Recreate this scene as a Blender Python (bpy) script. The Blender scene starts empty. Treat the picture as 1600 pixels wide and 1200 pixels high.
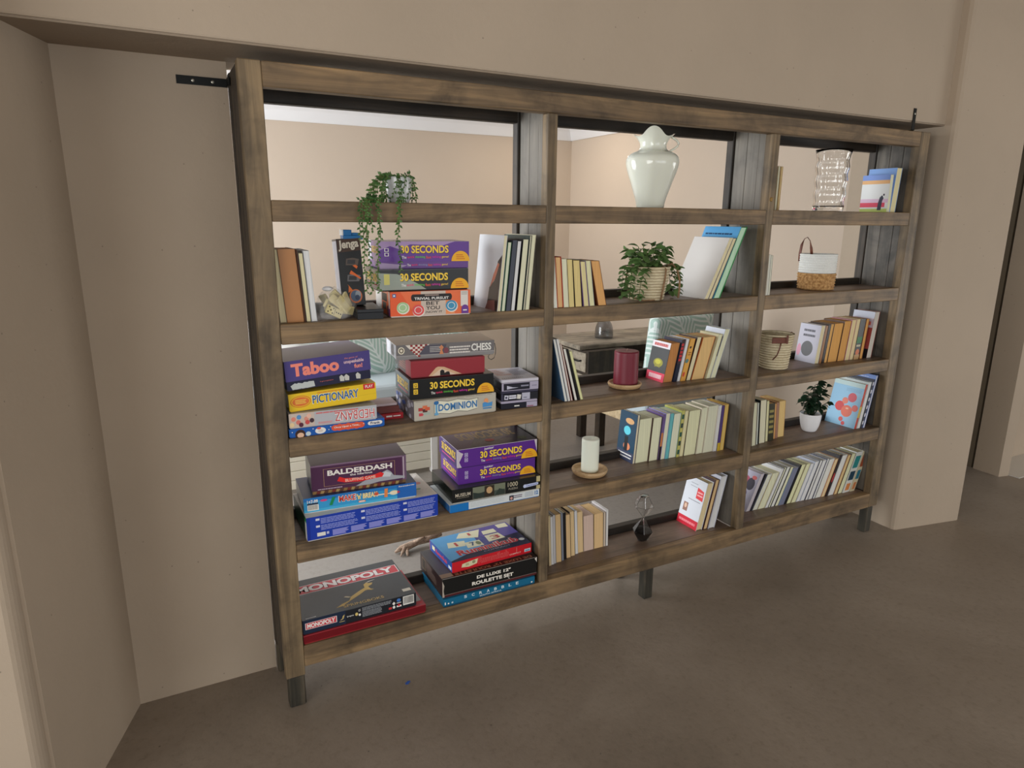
import bpy, math, random
from mathutils import Vector, Matrix

random.seed(11)
sc = bpy.context.scene
col = sc.collection
PI = math.pi

# ---------------------------------------------------------------- camera, world, lights, exposure
cam_d = bpy.data.cameras.new('camera')
cam = bpy.data.objects.new('camera', cam_d)
col.objects.link(cam)
cam_d.sensor_width = 36.0
cam_d.lens = 1056.7247 / 1600 * 36.0
cam_d.clip_start = 0.02
_F = Vector((0.4507, 0.8609, -0.2360)).normalized()
_R = Vector((0.8869, -0.4619, 0.0085))
_R = (_R - _F * _R.dot(_F)).normalized()
_U = _R.cross(_F)
cam.matrix_world = Matrix(((_R.x, _U.x, -_F.x, -0.2417), (_R.y, _U.y, -_F.y, -2.0136), (_R.z, _U.z, -_F.z, 1.5638), (0, 0, 0, 1)))
sc.camera = cam

w = bpy.data.worlds.new('daylight'); sc.world = w; w.use_nodes = True
w.node_tree.nodes['Background'].inputs[0].default_value = (0.80, 0.90, 1.0, 1)
w.node_tree.nodes['Background'].inputs[1].default_value = 1.0

def area(name, loc, size, power, rot, color=(1, 1, 1)):
    d = bpy.data.lights.new(name, 'AREA'); d.shape = 'RECTANGLE'
    d.size, d.size_y = size; d.energy = power; d.color = color
    o = bpy.data.objects.new(name, d); col.objects.link(o)
    o.location = loc; o.rotation_euler = rot
    return o
# daylight entering through the wide opening behind the camera (front room), the side opening and the window of the room beyond
area('rear_opening_daylight', (1.4, -6.42, 1.15), (5.6, 1.8), 46, (PI/2, 0, 0), (1.0, 0.985, 0.96))
area('end_added_daylight', (6.92, -2.9, 0.85), (1.4, 2.6), 54, (0, PI/2, 0), (1.0, 0.985, 0.95))  # unseen low end opening, added to brighten the lower pillar
area('side_opening_daylight', (-3.12, -3.3, 1.20), (1.9, 3.4), 98, (0, -PI/2, 0), (1.0, 0.985, 0.955))
area('far_window_daylight', (-1.52, 1.75, 1.30), (1.8, 1.9), 105, (0, -PI/2, 0), (0.95, 0.98, 1.0))
area('far_added_downlight', (2.70, 2.85, 2.44), (0.16, 0.16), 5.5, (0, 0, 0), (1.0, 0.88, 0.72))  # unseen warm lamp, added for the glow on the far side wall

sc.view_settings.view_transform = 'Standard'
sc.view_settings.look = 'None'
sc.view_settings.gamma = 1.0
sc.view_settings.use_curve_mapping = False
sc.view_settings.exposure = 0.0
sc.cycles.max_bounces = 10
sc.cycles.transparent_max_bounces = 16

# ---------------------------------------------------------------- helpers
def lin(c):
    return tuple(((x/255)/12.92 if x/255 <= 0.04045 else (((x/255)+0.055)/1.055)**2.4) for x in c)

MATS = {}
def mat(c, rough=0.5, spec=0.3, metal=0.0, coat=0.0):
    k = (tuple(c), rough, spec, metal, coat)
    if k in MATS: return MATS[k]
    m = bpy.data.materials.new('paint_%03d' % len(MATS)); m.use_nodes = True
    b = m.node_tree.nodes['Principled BSDF']
    b.inputs['Base Color'].default_value = (*lin(c), 1)
    b.inputs['Roughness'].default_value = rough
    b.inputs['Specular IOR Level'].default_value = spec
    b.inputs['Metallic'].default_value = metal
    b.inputs['Coat Weight'].default_value = coat
    b.inputs['Coat Roughness'].default_value = 0.12
    MATS[k] = m
    return m

def newmat(name):
    m = bpy.data.materials.new(name); m.use_nodes = True
    nt = m.node_tree
    return m, nt, nt.nodes['Principled BSDF'], nt.nodes, nt.links

def nd(nodes, t, **kw):
    n = nodes.new(t)
    for k, v in kw.items():
        if k in n.inputs: n.inputs[k].default_value = v
        else: setattr(n, k, v)
    return n

def ramp(nodes, stops):
    r = nodes.new('ShaderNodeValToRGB')
    e = r.color_ramp.elements
    while len(e) < len(stops): e.new(0.5)
    for i, (p, c) in enumerate(stops):
        e[i].position = p; e[i].color = (*c, 1)
    return r

def wood(name, dark, mid, light, axis='x', rough=0.55, grain=22.0, bump=0.35, blotch=0.55):
    m, nt, b, N, L = newmat(name)
    tc = nd(N, 'ShaderNodeTexCoord')
    mp = nd(N, 'ShaderNodeMapping')
    s = [grain]*3; s['xyz'.index(axis)] = grain*0.055
    mp.inputs['Scale'].default_value = s
    L.new(tc.outputs['Object'], mp.inputs['Vector'])
    n1 = nd(N, 'ShaderNodeTexNoise', Scale=1.6, Detail=7.0, Roughness=0.62, Distortion=0.9)
    L.new(mp.outputs['Vector'], n1.inputs['Vector'])
    r1 = ramp(N, [(0.30, lin(dark)), (0.50, lin(mid)), (0.72, lin(light))])
    L.new(n1.outputs['Fac'], r1.inputs['Fac'])
    n2 = nd(N, 'ShaderNodeTexNoise', Scale=6.5, Detail=4.0, Roughness=0.6, Distortion=0.4)
    L.new(tc.outputs['Object'], n2.inputs['Vector'])
    r2 = ramp(N, [(0.30, (1-blotch,)*3), (0.52, (1, 1, 1)), (0.72, (1.0+blotch*0.35, 1.0+blotch*0.3, 1.0+blotch*0.2))])
    L.new(n2.outputs['Fac'], r2.inputs['Fac'])
    mx = nd(N, 'ShaderNodeMix', data_type='RGBA', blend_type='MULTIPLY')
    mx.inputs[0].default_value = 1.0
    L.new(r1.outputs['Color'], mx.inputs[6]); L.new(r2.outputs['Color'], mx.inputs[7])
    L.new(mx.outputs[2], b.inputs['Base Color'])
    b.inputs['Roughness'].default_value = rough
    bp = nd(N, 'ShaderNodeBump', Strength=bump, Distance=0.004)
    L.new(n1.outputs['Fac'], bp.inputs['Height']); L.new(bp.outputs['Normal'], b.inputs['Normal'])
    return m

def plaster(name, base, specks=True, var=0.06, rough=0.75, bump=0.15):
    m, nt, b, N, L = newmat(name)
    tc = nd(N, 'ShaderNodeTexCoord')
    n1 = nd(N, 'ShaderNodeTexNoise', Scale=1.7, Detail=5.0, Roughness=0.55)
    L.new(tc.outputs['Object'], n1.inputs['Vector'])
    c = lin(base)
    r1 = ramp(N, [(0.3, tuple(x*(1-var) for x in c)), (0.7, tuple(x*(1+var) for x in c))])
    L.new(n1.outputs['Fac'], r1.inputs['Fac'])
    out = r1.outputs['Color']
    if specks:
        v = nd(N, 'ShaderNodeTexVoronoi', Scale=25.0)
        L.new(tc.outputs['Object'], v.inputs['Vector'])
        lt = nd(N, 'ShaderNodeMath', operation='LESS_THAN'); lt.inputs[1].default_value = 0.058
        L.new(v.outputs['Distance'], lt.inputs[0])
        sp = nd(N, 'ShaderNodeSeparateColor'); L.new(v.outputs['Color'], sp.inputs[0])
        gt = nd(N, 'ShaderNodeMath', operation='GREATER_THAN'); gt.inputs[1].default_value = 0.55
        L.new(sp.outputs[0], gt.inputs[0])
        mu = nd(N, 'ShaderNodeMath', operation='MULTIPLY'); L.new(lt.outputs[0], mu.inputs[0]); L.new(gt.outputs[0], mu.inputs[1])
        m2 = nd(N, 'ShaderNodeMath', operation='MULTIPLY'); m2.inputs[1].default_value = 0.6; L.new(mu.outputs[0], m2.inputs[0])
        mx = nd(N, 'ShaderNodeMix', data_type='RGBA')
        mx.inputs[7].default_value = (*[x*0.35 for x in c], 1)
        L.new(m2.outputs[0], mx.inputs[0]); L.new(out, mx.inputs[6]); out = mx.outputs[2]
    L.new(out, b.inputs['Base Color'])
    b.inputs['Roughness'].default_value = rough
    n3 = nd(N, 'ShaderNodeTexNoise', Scale=9.0, Detail=6.0, Roughness=0.6)
    L.new(tc.outputs['Object'], n3.inputs['Vector'])
    bp = nd(N, 'ShaderNodeBump', Strength=bump, Distance=0.02)
    L.new(n3.outputs['Fac'], bp.inputs['Height']); L.new(bp.outputs['Normal'], b.inputs['Normal'])
    return m

def screed(name, c1, c2, c3, rough):
    m, nt, b, N, L = newmat(name)
    tc = nd(N, 'ShaderNodeTexCoord')
    n1 = nd(N, 'ShaderNodeTexNoise', Scale=1.1, Detail=8.0, Roughness=0.62, Distortion=0.5)
    L.new(tc.outputs['Object'], n1.inputs['Vector'])
    r1 = ramp(N, [(0.28, lin(c1)), (0.5, lin(c2)), (0.74, lin(c3))])
    L.new(n1.outputs['Fac'], r1.inputs['Fac'])
    n2 = nd(N, 'ShaderNodeTexNoise', Scale=38.0, Detail=3.0, Roughness=0.7)
    L.new(tc.outputs['Object'], n2.inputs['Vector'])
    r2 = ramp(N, [(0.25, (0.80, 0.79, 0.77)), (0.45, (1, 1, 1)), (0.72, (1.06, 1.06, 1.06))])
    L.new(n2.outputs['Fac'], r2.inputs['Fac'])
    mx = nd(N, 'ShaderNodeMix', data_type='RGBA', blend_type='MULTIPLY'); mx.inputs[0].default_value = 1
    L.new(r1.outputs['Color'], mx.inputs[6]); L.new(r2.outputs['Color'], mx.inputs[7])
    # small pale and dark chips
    v = nd(N, 'ShaderNodeTexVoronoi', Scale=16.0); L.new(tc.outputs['Object'], v.inputs['Vector'])
    lt = nd(N, 'ShaderNodeMath', operation='LESS_THAN'); lt.inputs[1].default_value = 0.05
    L.new(v.outputs['Distance'], lt.inputs[0])
    sp = nd(N, 'ShaderNodeSeparateColor'); L.new(v.outputs['Color'], sp.inputs[0])
    gt = nd(N, 'ShaderNodeMath', operation='GREATER_THAN'); gt.inputs[1].default_value = 0.72
    L.new(sp.outputs[0], gt.inputs[0])
    mu = nd(N, 'ShaderNodeMath', operation='MULTIPLY'); L.new(lt.outputs[0], mu.inputs[0]); L.new(gt.outputs[0], mu.inputs[1])
    m2 = nd(N, 'ShaderNodeMath', operation='MULTIPLY'); m2.inputs[1].default_value = 0.55; L.new(mu.outputs[0], m2.inputs[0])
    rc = ramp(N, [(0.45, (0.03, 0.025, 0.02)), (0.55, (0.35, 0.32, 0.28))]); L.new(sp.outputs[1], rc.inputs['Fac'])
    mz = nd(N, 'ShaderNodeMix', data_type='RGBA')
    L.new(m2.outputs[0], mz.inputs[0]); L.new(mx.outputs[2], mz.inputs[6]); L.new(rc.outputs['Color'], mz.inputs[7])
    L.new(mz.outputs[2], b.inputs['Base Color'])
    rr = nd(N, 'ShaderNodeMapRange'); rr.inputs['To Min'].default_value = rough-0.08; rr.inputs['To Max'].default_value = rough+0.12
    L.new(n1.outputs['Fac'], rr.inputs['Value']); L.new(rr.outputs[0], b.inputs['Roughness'])
    bp = nd(N, 'ShaderNodeBump', Strength=0.12, Distance=0.01)
    L.new(n2.outputs['Fac'], bp.inputs['Height']); L.new(bp.outputs['Normal'], b.inputs['Normal'])
    return m

def paper(c, sc_=900.0):
    k = ('paper', tuple(c))
    if k in MATS: return MATS[k]
    m, nt, b, N, L = newmat('page_edges_%03d' % len(MATS))
    tc = nd(N, 'ShaderNodeTexCoord'); mp = nd(N, 'ShaderNodeMapping'); mp.inputs['Scale'].default_value = (sc_, 4, 4)
    L.new(tc.outputs['Object'], mp.inputs['Vector'])
    n = nd(N, 'ShaderNodeTexNoise', Scale=1.0, Detail=2.0); L.new(mp.outputs['Vector'], n.inputs['Vector'])
    c0 = tuple(min(0.86, x*1.38) for x in lin(c))
    r = ramp(N, [(0.3, tuple(x*0.76 for x in c0)), (0.65, c0)]); L.new(n.outputs['Fac'], r.inputs['Fac'])
    L.new(r.outputs['Color'], b.inputs['Base Color']); b.inputs['Roughness'].default_value = 0.85
    b.inputs['Specular IOR Level'].default_value = 0.2
    MATS[k] = m
    return m

def noisy(name, c1, c2, scale, rough=0.6, bump=0.3, stretch=(1, 1, 1), dist=0.003):
    m, nt, b, N, L = newmat(name)
    tc = nd(N, 'ShaderNodeTexCoord'); mp = nd(N, 'ShaderNodeMapping'); mp.inputs['Scale'].default_value = stretch
    L.new(tc.outputs['Object'], mp.inputs['Vector'])
    n = nd(N, 'ShaderNodeTexNoise', Scale=scale, Detail=4.0, Roughness=0.6); L.new(mp.outputs['Vector'], n.inputs['Vector'])
    r = ramp(N, [(0.33, lin(c1)), (0.66, lin(c2))]); L.new(n.outputs['Fac'], r.inputs['Fac'])
    L.new(r.outputs['Color'], b.inputs['Base Color']); b.inputs['Roughness'].default_value = rough
    bp = nd(N, 'ShaderNodeBump', Strength=bump, Distance=dist)
    L.new(n.outputs['Fac'], bp.inputs['Height']); L.new(bp.outputs['Normal'], b.inputs['Normal'])
    return m

def glass(name, tint=(1, 1, 1), rough=0.0, ior=1.45):
    m, nt, b, N, L = newmat(name)
    b.inputs['Base Color'].default_value = (*tint, 1)
    b.inputs['Transmission Weight'].default_value = 1.0
    b.inputs['Roughness'].default_value = rough
    b.inputs['IOR'].default_value = ior
    return m

class MB:
    def __init__(s): s.v = []; s.f = []; s.m = []
    def quad(s, pts, mi=0):
        n = len(s.v); s.v += [tuple(p) for p in pts]; s.f.append(tuple(range(n, n+len(pts)))); s.m.append(mi); return s
    def box(s, x0, x1, y0, y1, z0, z1, mi=0, T=None):
        n = len(s.v)
        p = [(x0, y0, z0), (x1, y0, z0), (x1, y1, z0), (x0, y1, z0), (x0, y0, z1), (x1, y0, z1), (x1, y1, z1), (x0, y1, z1)]
        if T: p = [tuple(T(Vector(q))) for q in p]
        s.v += p
        for q in ((3, 2, 1, 0), (4, 5, 6, 7), (0, 1, 5, 4), (1, 2, 6, 5), (2, 3, 7, 6), (3, 0, 4, 7)):
            s.f.append(tuple(n+i for i in q)); s.m.append(mi)
        return s
    def lathe(s, prof, n=32, c=(0, 0, 0), fn=None, mi=0, cap0=True, cap1=False):
        b = len(s.v)
        for j, (r, z) in enumerate(prof):
            for i in range(n):
                a = 2*PI*i/n
                rr, zz = (r, z) if fn is None else fn(r, z, a, j)
                s.v.append((c[0]+rr*math.cos(a), c[1]+rr*math.sin(a), c[2]+zz))
        for j in range(len(prof)-1):
            for i in range(n):
                k = (i+1) % n
                s.f.append((b+j*n+i, b+j*n+k, b+(j+1)*n+k, b+(j+1)*n+i)); s.m.append(mi)
        if cap0: s.f.append(tuple(b+i for i in reversed(range(n)))); s.m.append(mi)
        if cap1: s.f.append(tuple(b+(len(prof)-1)*n+i for i in range(n))); s.m.append(mi)
        return s
    def tube(s, pts, r, n=6, mi=0, flat=None):
        pts = [Vector(p) for p in pts]; b = len(s.v); up0 = Vector((0, 0, 1))
        for j, p in enumerate(pts):
            d = (pts[min(j+1, len(pts)-1)]-pts[max(j-1, 0)]).normalized()
            up = up0 if abs(d.dot(up0)) < 0.95 else Vector((1, 0, 0))
            a = d.cross(up).normalized(); c = a.cross(d).normalized()
            rr = r[j] if isinstance(r, (list, tuple)) else r
            ra, rc = (rr, rr) if flat is None else flat
            for i in range(n):
                t = 2*PI*i/n
                s.v.append(tuple(p+a*ra*math.cos(t)+c*rc*math.sin(t)))
        for j in range(len(pts)-1):
            for i in range(n):
                k = (i+1) % n
                s.f.append((b+j*n+i, b+j*n+k, b+(j+1)*n+k, b+(j+1)*n+i)); s.m.append(mi)
        s.f.append(tuple(b+i for i in reversed(range(n)))); s.m.append(mi)
        s.f.append(tuple(b+(len(pts)-1)*n+i for i in range(n))); s.m.append(mi)
        return s
    def mesh(s, name, mats):
        me = bpy.data.meshes.new(name)
        me.from_pydata(s.v, [], s.f)
        for m in (mats if isinstance(mats, (list, tuple)) else [mats]): me.materials.append(m)
        if any(s.m): me.polygons.foreach_set('material_index', s.m)
        return me
    def build(s, name, mats, parent=None, smooth=False, bevel=0, seg=1, kind=None):
        me = s.mesh(name, mats)
        if smooth: me.polygons.foreach_set('use_smooth', [True]*len(me.polygons))
        me.update()
        o = bpy.data.objects.new(name, me); col.objects.link(o)
        if parent: o.parent = parent
        if kind: o['kind'] = kind
        if bevel:
            b = o.modifiers.new('bevel', 'BEVEL'); b.width = bevel; b.segments = seg; b.limit_method = 'ANGLE'
        return o

def tag(o, label, cat, group=None, kind=None):
    o['label'] = label; o['category'] = cat
    if group: o['group'] = group
    if kind: o['kind'] = kind
    return o

def thing(name, label, cat, loc=(0, 0, 0), rz=0.0, group=None, rx=0.0, ry=0.0):
    o = bpy.data.objects.new(name, None); col.objects.link(o)
    o.location = loc; o.rotation_euler = (rx, ry, rz); o.empty_display_size = 0.05
    return tag(o, label, cat, group)

def struct(name, mb, m, parent=None, bevel=0, seg=1, smooth=False):
    o = mb.build(name, m, parent, smooth, bevel, seg)
    o['kind'] = 'structure'
    return o

# flat print: text and shapes laid on a face, a hair above it
TXT = {}
def text_geo(t, bold):
    k = (t, bold)
    if k in TXT: return TXT[k]
    cu = bpy.data.curves.new('lettering', 'FONT'); cu.body = t; cu.offset = bold; cu.resolution_u = 3
    cu.fill_mode = 'FRONT'
    ob = bpy.data.objects.new('lettering', cu); col.objects.link(ob)
    dg = bpy.context.evaluated_depsgraph_get()
    ev = ob.evaluated_get(dg); me = ev.to_mesh()
    vs = [tuple(v.co) for v in me.vertices]; fs = [tuple(p.vertices) for p in me.polygons]
    ev.to_mesh_clear(); bpy.data.objects.remove(ob); bpy.data.curves.remove(cu)
    if not vs: vs, fs = [(0, 0, 0)], []
    x0 = min(v[0] for v in vs); x1 = max(v[0] for v in vs); y0 = min(v[1] for v in vs); y1 = max(v[1] for v in vs)
    sx = max(x1-x0, 1e-6); sy = max(y1-y0, 1e-6)
    TXT[k] = ([((v[0]-x0)/sx, (v[1]-y0)/sy) for v in vs], fs)
    return TXT[k]

class Print:
    """shapes in fractions (0..1, 0..1) of a face of w by h metres"""
    def __init__(s, w, h): s.w = w; s.h = h; s.it = []; s.k = 0
    def _add(s, vs, fs, c, rough, coat=0.0):
        s.k += 1; s.it.append((vs, fs, mat(c, rough, 0.3, 0.0, coat), s.k)); return s
    def rect(s, x0, y0, x1, y1, c, rough=0.4):
        return s._add([(x0, y0), (x1, y0), (x1, y1), (x0, y1)], [(0, 1, 2, 3)], c, rough)
    def poly(s, pts, c, rough=0.4):
        return s._add(list(pts), [tuple(range(len(pts)))], c, rough)
    def ell(s, cx, cy, rx, ry, c, rough=0.4, a0=0, a1=360, n=20, rot=0):
        pts = []
        for i in range(n if a1-a0 == 360 else n+1):
            a = math.radians(a0+(a1-a0)*i/n)
            x, y = rx*math.cos(a), ry*math.sin(a)
            pts.append((cx+x, cy+y))
        return s.poly(pts, c, rough)
    def text(s, t, x0, y0, x1, y1, c, bold=0.02, rot=0, slope=0.0, rough=0.4):
        vs, fs = text_geo(t, bold)
        out = []
        for u, v in vs:
            if rot == 180: u, v = 1-u, 1-v
            out.append((x0+u*(x1-x0), y0+v*(y1-y0)+slope*u))
        return s._add(out, fs, c, rough)
    def lines(s, x0, y0, x1, y1, n, c, fill=0.5, jag=0.25, seed=1):
        r = random.Random(seed); vs, fs = [], []
        for i in range(n):
            a = y0+(y1-y0)*(i+0.5-fill/2)/n; b = y0+(y1-y0)*(i+0.5+fill/2)/n
            x = x0
            xe = x1-(x1-x0)*jag*r.random()
            while x < xe-1e-6:
                e = min(xe, x+(x1-x0)*r.uniform(0.05, 0.16)); k = len(vs)
                vs += [(x, a), (e, a), (e, b), (x, b)]; fs.append((k, k+1, k+2, k+3)); x = e+(x1-x0)*0.012
        return s._add(vs, fs, c, 0.45)
    def build(s, name, parent, fr):
        mb = MB(); ms = []
        for vs, fs, m, k in s.it:
            if m not in ms: ms.append(m)
            mi = ms.index(m); n = len(mb.v)
            mb.v += [tuple(fr(u*s.w, v*s.h, 0.00015+0.00007*k)) for u, v in vs]
            for f in fs: mb.f.append(tuple(n+i for i in f)); mb.m.append(mi)
        return mb.build(name, ms, parent)
def f_front(z0=0.0, y=0.0, x0=0.0): return lambda u, v, n: (x0+u, y-n, z0+v)
def f_top(z, x0=0.0, y0=0.0): return lambda u, v, n: (x0+u, y0+v, z+n)
def f_left(d, z0=0.0, x=0.0): return lambda u, v, n: (x-n, d-u, z0+v)
# ---------------------------------------------------------------- setting
M_WALL = plaster('wall_plaster', (182, 165, 145), var=0.05)
M_FAR = plaster('far_wall_paint', (200, 184, 167), specks=False, var=0.02, bump=0.05)
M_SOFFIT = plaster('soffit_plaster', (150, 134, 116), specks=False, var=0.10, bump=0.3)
M_FLOOR = screed('floor_screed', (118, 107, 95), (137, 125, 112), (152, 140, 127), 0.42)
M_FLOOR2 = screed('far_floor_screed', (136, 130, 124), (144, 138, 132), (152, 147, 142), 0.38)
M_WHITE = mat((236, 236, 238), 0.6)
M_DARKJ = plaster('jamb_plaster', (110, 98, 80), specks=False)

struct('floor', MB().box(-3.2, 7.0, -6.6, 0.30, -0.1, 0), M_FLOOR)
struct('floor.001', MB().box(-1.7, 3.4, 0.30, 3.7, -0.1, 0.0), M_FLOOR2)
struct('floor.002', MB().box(3.4, 7.0, 0.30, 3.0, -0.1, 0.0), M_FLOOR)

# wall the shelf stands in: the piece beside it, the beam over it and the piece behind its far end
struct('wall_back', MB().box(-0.60, 0.0, 0.249, 0.40, 0, 2.03), M_WALL)
struct('wall_back.001', MB().box(2.97, 3.10, 0.249, 0.40, 0, 2.03), M_WALL)
struct('trim_1', MB().box(-0.75, 3.10, 0.0, 0.40, 2.005, 3.0, 0), M_WALL, bevel=0.006, seg=2)
struct('trim_2', MB().box(-0.51, 3.055, 0.004, 0.249, 2.000, 2.0049), M_SOFFIT)
# splayed side wall and the sunlit wall face it turns into (rounded corner)
def left_plan():
    p = [(-0.43, 0.249), (-0.43-0.345*0.47, -0.221)]
    for i in range(7):
        t = i/6
        a = math.radians(19*(1-t)+90*t)
        p.append((-0.600-0.045+0.045*math.cos(a-math.radians(19))*1.0, -0.221-0.045*math.sin(a-math.radians(19))*0.95))
    p += [(-3.2, -0.266), (-3.2, 0.40), (-0.60, 0.40), (-0.60, 0.249)]
    return p
def prism(pts, z0, z1):
    mb = MB(); n = len(pts)
    mb.quad([(x, y, z1) for x, y in reversed(pts)]); mb.quad([(x, y, z0) for x, y in pts])
    for i in range(n):
        (a, b), (c, d) = pts[i], pts[(i+1) % n]
        mb.quad([(a, b, z1), (c, d, z1), (c, d, z0), (a, b, z0)])
    return mb
struct('wall_left', prism(left_plan(), 0, 3.0), M_WALL)
# pillar at the far end and the doorway past it
struct('wall_right', prism([(3.062, 0.40), (3.062, 0.249), (3.052, -0.030), (3.056, -0.045), (3.07, -0.052), (3.475, -0.125), (3.49, -0.122), (3.497, -0.110), (3.56, 0.40)][::-1], 0, 3.0), M_WALL)
struct('wall_right.001', MB().box(3.50, 4.40, -0.11, 0.40, 2.02, 3.0), M_WALL)
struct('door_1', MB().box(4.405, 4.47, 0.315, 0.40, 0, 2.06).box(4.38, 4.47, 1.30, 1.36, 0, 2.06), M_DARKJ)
struct('wall_right.002', prism([(4.40, 0.30), (4.385, 0.137), (4.46, 0.118), (4.54, 0.30)][::-1], 0, 3.0), M_WALL)
struct('wall_right.003', MB().box(4.54, 7.0, 0.30, 0.42, 0, 3.0), M_WALL)
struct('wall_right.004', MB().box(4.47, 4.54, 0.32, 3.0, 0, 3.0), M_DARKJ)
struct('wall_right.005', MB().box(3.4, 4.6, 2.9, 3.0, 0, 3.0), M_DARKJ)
struct('trim_3', MB().box(4.47, 5.6, 0.06, 0.30, 0.0, 0.006), mat((205, 200, 192), 0.6))
# rest of the front room: end walls, ceiling, and the piers and lintel round the wide opening behind the camera
struct('wall_end', MB().box(-3.3, -3.2, -6.6, -5.1, 0, 3.0).box(-3.3, -3.2, -1.5, 0.4, 0, 3.0).box(-3.3, -3.2, -5.1, -1.5, 2.5, 3.0).box(-3.3, -3.2, -5.1, -1.5, 0, 0.15), M_WALL)
struct('wall_end.001', MB().box(7.0, 7.1, -6.6, -4.25, 0, 3.0).box(7.0, 7.1, -1.55, 0.4, 0, 3.0).box(7.0, 7.1, -4.25, -1.55, 1.6, 3.0).box(7.0, 7.1, -4.25, -1.55, 0, 0.1), M_WALL)  # low unseen opening in this wall added to light the pillar
struct('wall_front', MB().box(-3.3, -1.5, -6.6, -6.45, 0, 3.0).box(4.3, 7.1, -6.6, -6.45, 0, 3.0).box(-1.5, 4.3, -6.6, -6.45, 2.65, 3.0).box(-1.5, 4.3, -6.6, -6.45, 0, 0.25), M_WALL)
struct('ceiling', MB().box(-3.3, 7.1, -6.6, 0.4, 3.0, 3.1), mat((214, 206, 196), 0.8))
# room beyond
struct('wall_back.002', MB().box(-1.7, 3.4, 3.6, 3.7, 0, 2.6), M_FAR)
struct('wall_side', MB().box(3.3, 3.4, 0.40, 3.7, 0, 2.6), M_FAR)
struct('wall_side.001', MB().box(3.284, 3.30, 0.40, 0.75, 0, 2.27), M_FAR)
struct('wall_side.002', MB().box(-1.7, -1.6, 0.40, 3.7, 0, 0.35).box(-1.7, -1.6, 0.40, 3.7, 2.35, 2.6).box(-1.7, -1.6, 0.40, 0.70, 0.35, 2.35).box(-1.7, -1.6, 2.80, 3.7, 0.35, 2.35), M_FAR)
struct('window_1', MB().box(-1.64, -1.58, 0.70, 0.76, 0.35, 2.35).box(-1.64, -1.58, 2.74, 2.80, 0.35, 2.35).box(-1.64, -1.58, 0.76, 2.74, 0.35, 0.41).box(-1.64, -1.58, 0.76, 2.74, 2.29, 2.35), M_WHITE)
struct('ceiling.001', MB().box(-1.7, 3.4, 0.40, 3.7, 2.47, 2.6), M_WHITE)
def cornice(axis):
    prof = [(0, 2.275), (0.012, 2.275), (0.03, 2.30), (0.06, 2.345), (0.09, 2.37), (0.09, 2.47), (0, 2.47)]
    mb = MB()
    A, B = ((-1.6, 3.3) if axis == 'x' else (0.40, 3.6))
    pt = (lambda a, d, z: (a, 3.6-d, z)) if axis == 'x' else (lambda a, d, z: (3.3-d, a, z))
    n = len(prof)
    for i in range(n):
        (d0, z0), (d1, z1) = prof[i], prof[(i+1) % n]
        mb.quad([pt(A, d0, z0), pt(A, d1, z1), pt(B, d1, z1), pt(B, d0, z0)])
    return mb
struct('trim_4', cornice('x'), M_WHITE)
struct('trim_5', cornice('y'), M_WHITE)
struct('baseboard_back', MB().box(-1.6, 3.3, 3.585, 3.6, 0, 0.09), M_WHITE)

# ---------------------------------------------------------------- the shelf
A0, A1, B0, B1, C0, C1, D0, D1, E0, E1 = 1.6112, 1.5527, 1.2651, 1.2056, 0.9192, 0.8597, 0.5719, 0.5093, 0.2158, 0.1406
T0, T1 = 1.9656, 1.9015
XA, XB, XC, XD, XE, XF, XG = 0.0598, 0.9381, 0.9743, 1.9605, 2.0003, 2.8886, 2.9542
W_D, W_M, W_L = (80, 65, 48), (122, 100, 73), (164, 135, 97)
WX = wood('stained_wood_across', W_D, W_M, W_L, 'x', grain=16)
WZ = wood('stained_wood_upright', (80, 67, 50), (116, 98, 73), (156, 133, 100), 'z', grain=16)
WXD = wood('shaded_stained_wood_across', (26, 21, 15), (42, 34, 25), (60, 49, 38), 'x')  # shade on the rear rails put into a near-black copy of the stain
WZG = wood('greyed_wood_upright', (100, 95, 87), (114, 108, 99), (126, 120, 110), 'z', grain=26, blotch=0.3, bump=0.2)
WZM = wood('mottled_end_wood', (56, 51, 45), (86, 80, 72), (112, 105, 96), 'z', grain=14, blotch=0.7)
WZD = wood('shaded_wood_upright', (34, 29, 23), (52, 44, 35), (74, 62, 50), 'z')  # shade on rear posts and outer planks put into the wood colour
WB = wood('shelf_board_wood', (96, 79, 66), (118, 98, 83), (132, 111, 95), 'x', rough=0.42, blotch=0.3, bump=0.2)
WLEG = wood('leg_wood', (30, 30, 25), (58, 54, 44), (92, 82, 67), 'z', blotch=0.5)

sh = thing('bookshelf', 'large dark-stained open wooden bookshelf with fifteen compartments standing under the plaster beam', 'bookshelf')
def sp(name, mb, m, parent=None, bevel=0.0025):
    return mb.build(name, m, parent or sh, bevel=bevel)
# front frame
sp('post', MB().box(0, XA, 0, 0.042, 0.112, T0), WZ)
sp('post', MB().box(XF, XG, 0, 0.042, E1, T0), WZ)
sp('top_rail', MB().box(XA+0.0006, XF-0.0006, 0.0006, 0.042, T1, T0), WX)
sp('bottom_rail', MB().box(XA+0.0006, XF-0.0006, 0.0006, 0.042, E1, E0), WX)
divs = []
for x0, x1 in ((XB, XC), (XD, XE)):
    divs.append(sp('divider_post', MB().box(x0, x1, 0.001, 0.042, E0+0.0005, T1-0.0005), WZ))
bays = [(XA, XB), (XC, XD), (XE, XF)]
for zt, zb in ((A0, A1), (B0, B1), (C0, C1), (D0, D1)):
    for x0, x1 in bays:
        j = random.uniform(0.0006, 0.0018)
        sp('shelf_rail', MB().box(x0+0.0006, x1-0.0006, j, 0.036, zb, zt), WX)
        sp('shelf_board', MB().box(x0+0.0006, x1-0.0006, 0.0368, 0.2095, zt-0.022, zt), WB, bevel=0.0015)
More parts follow.
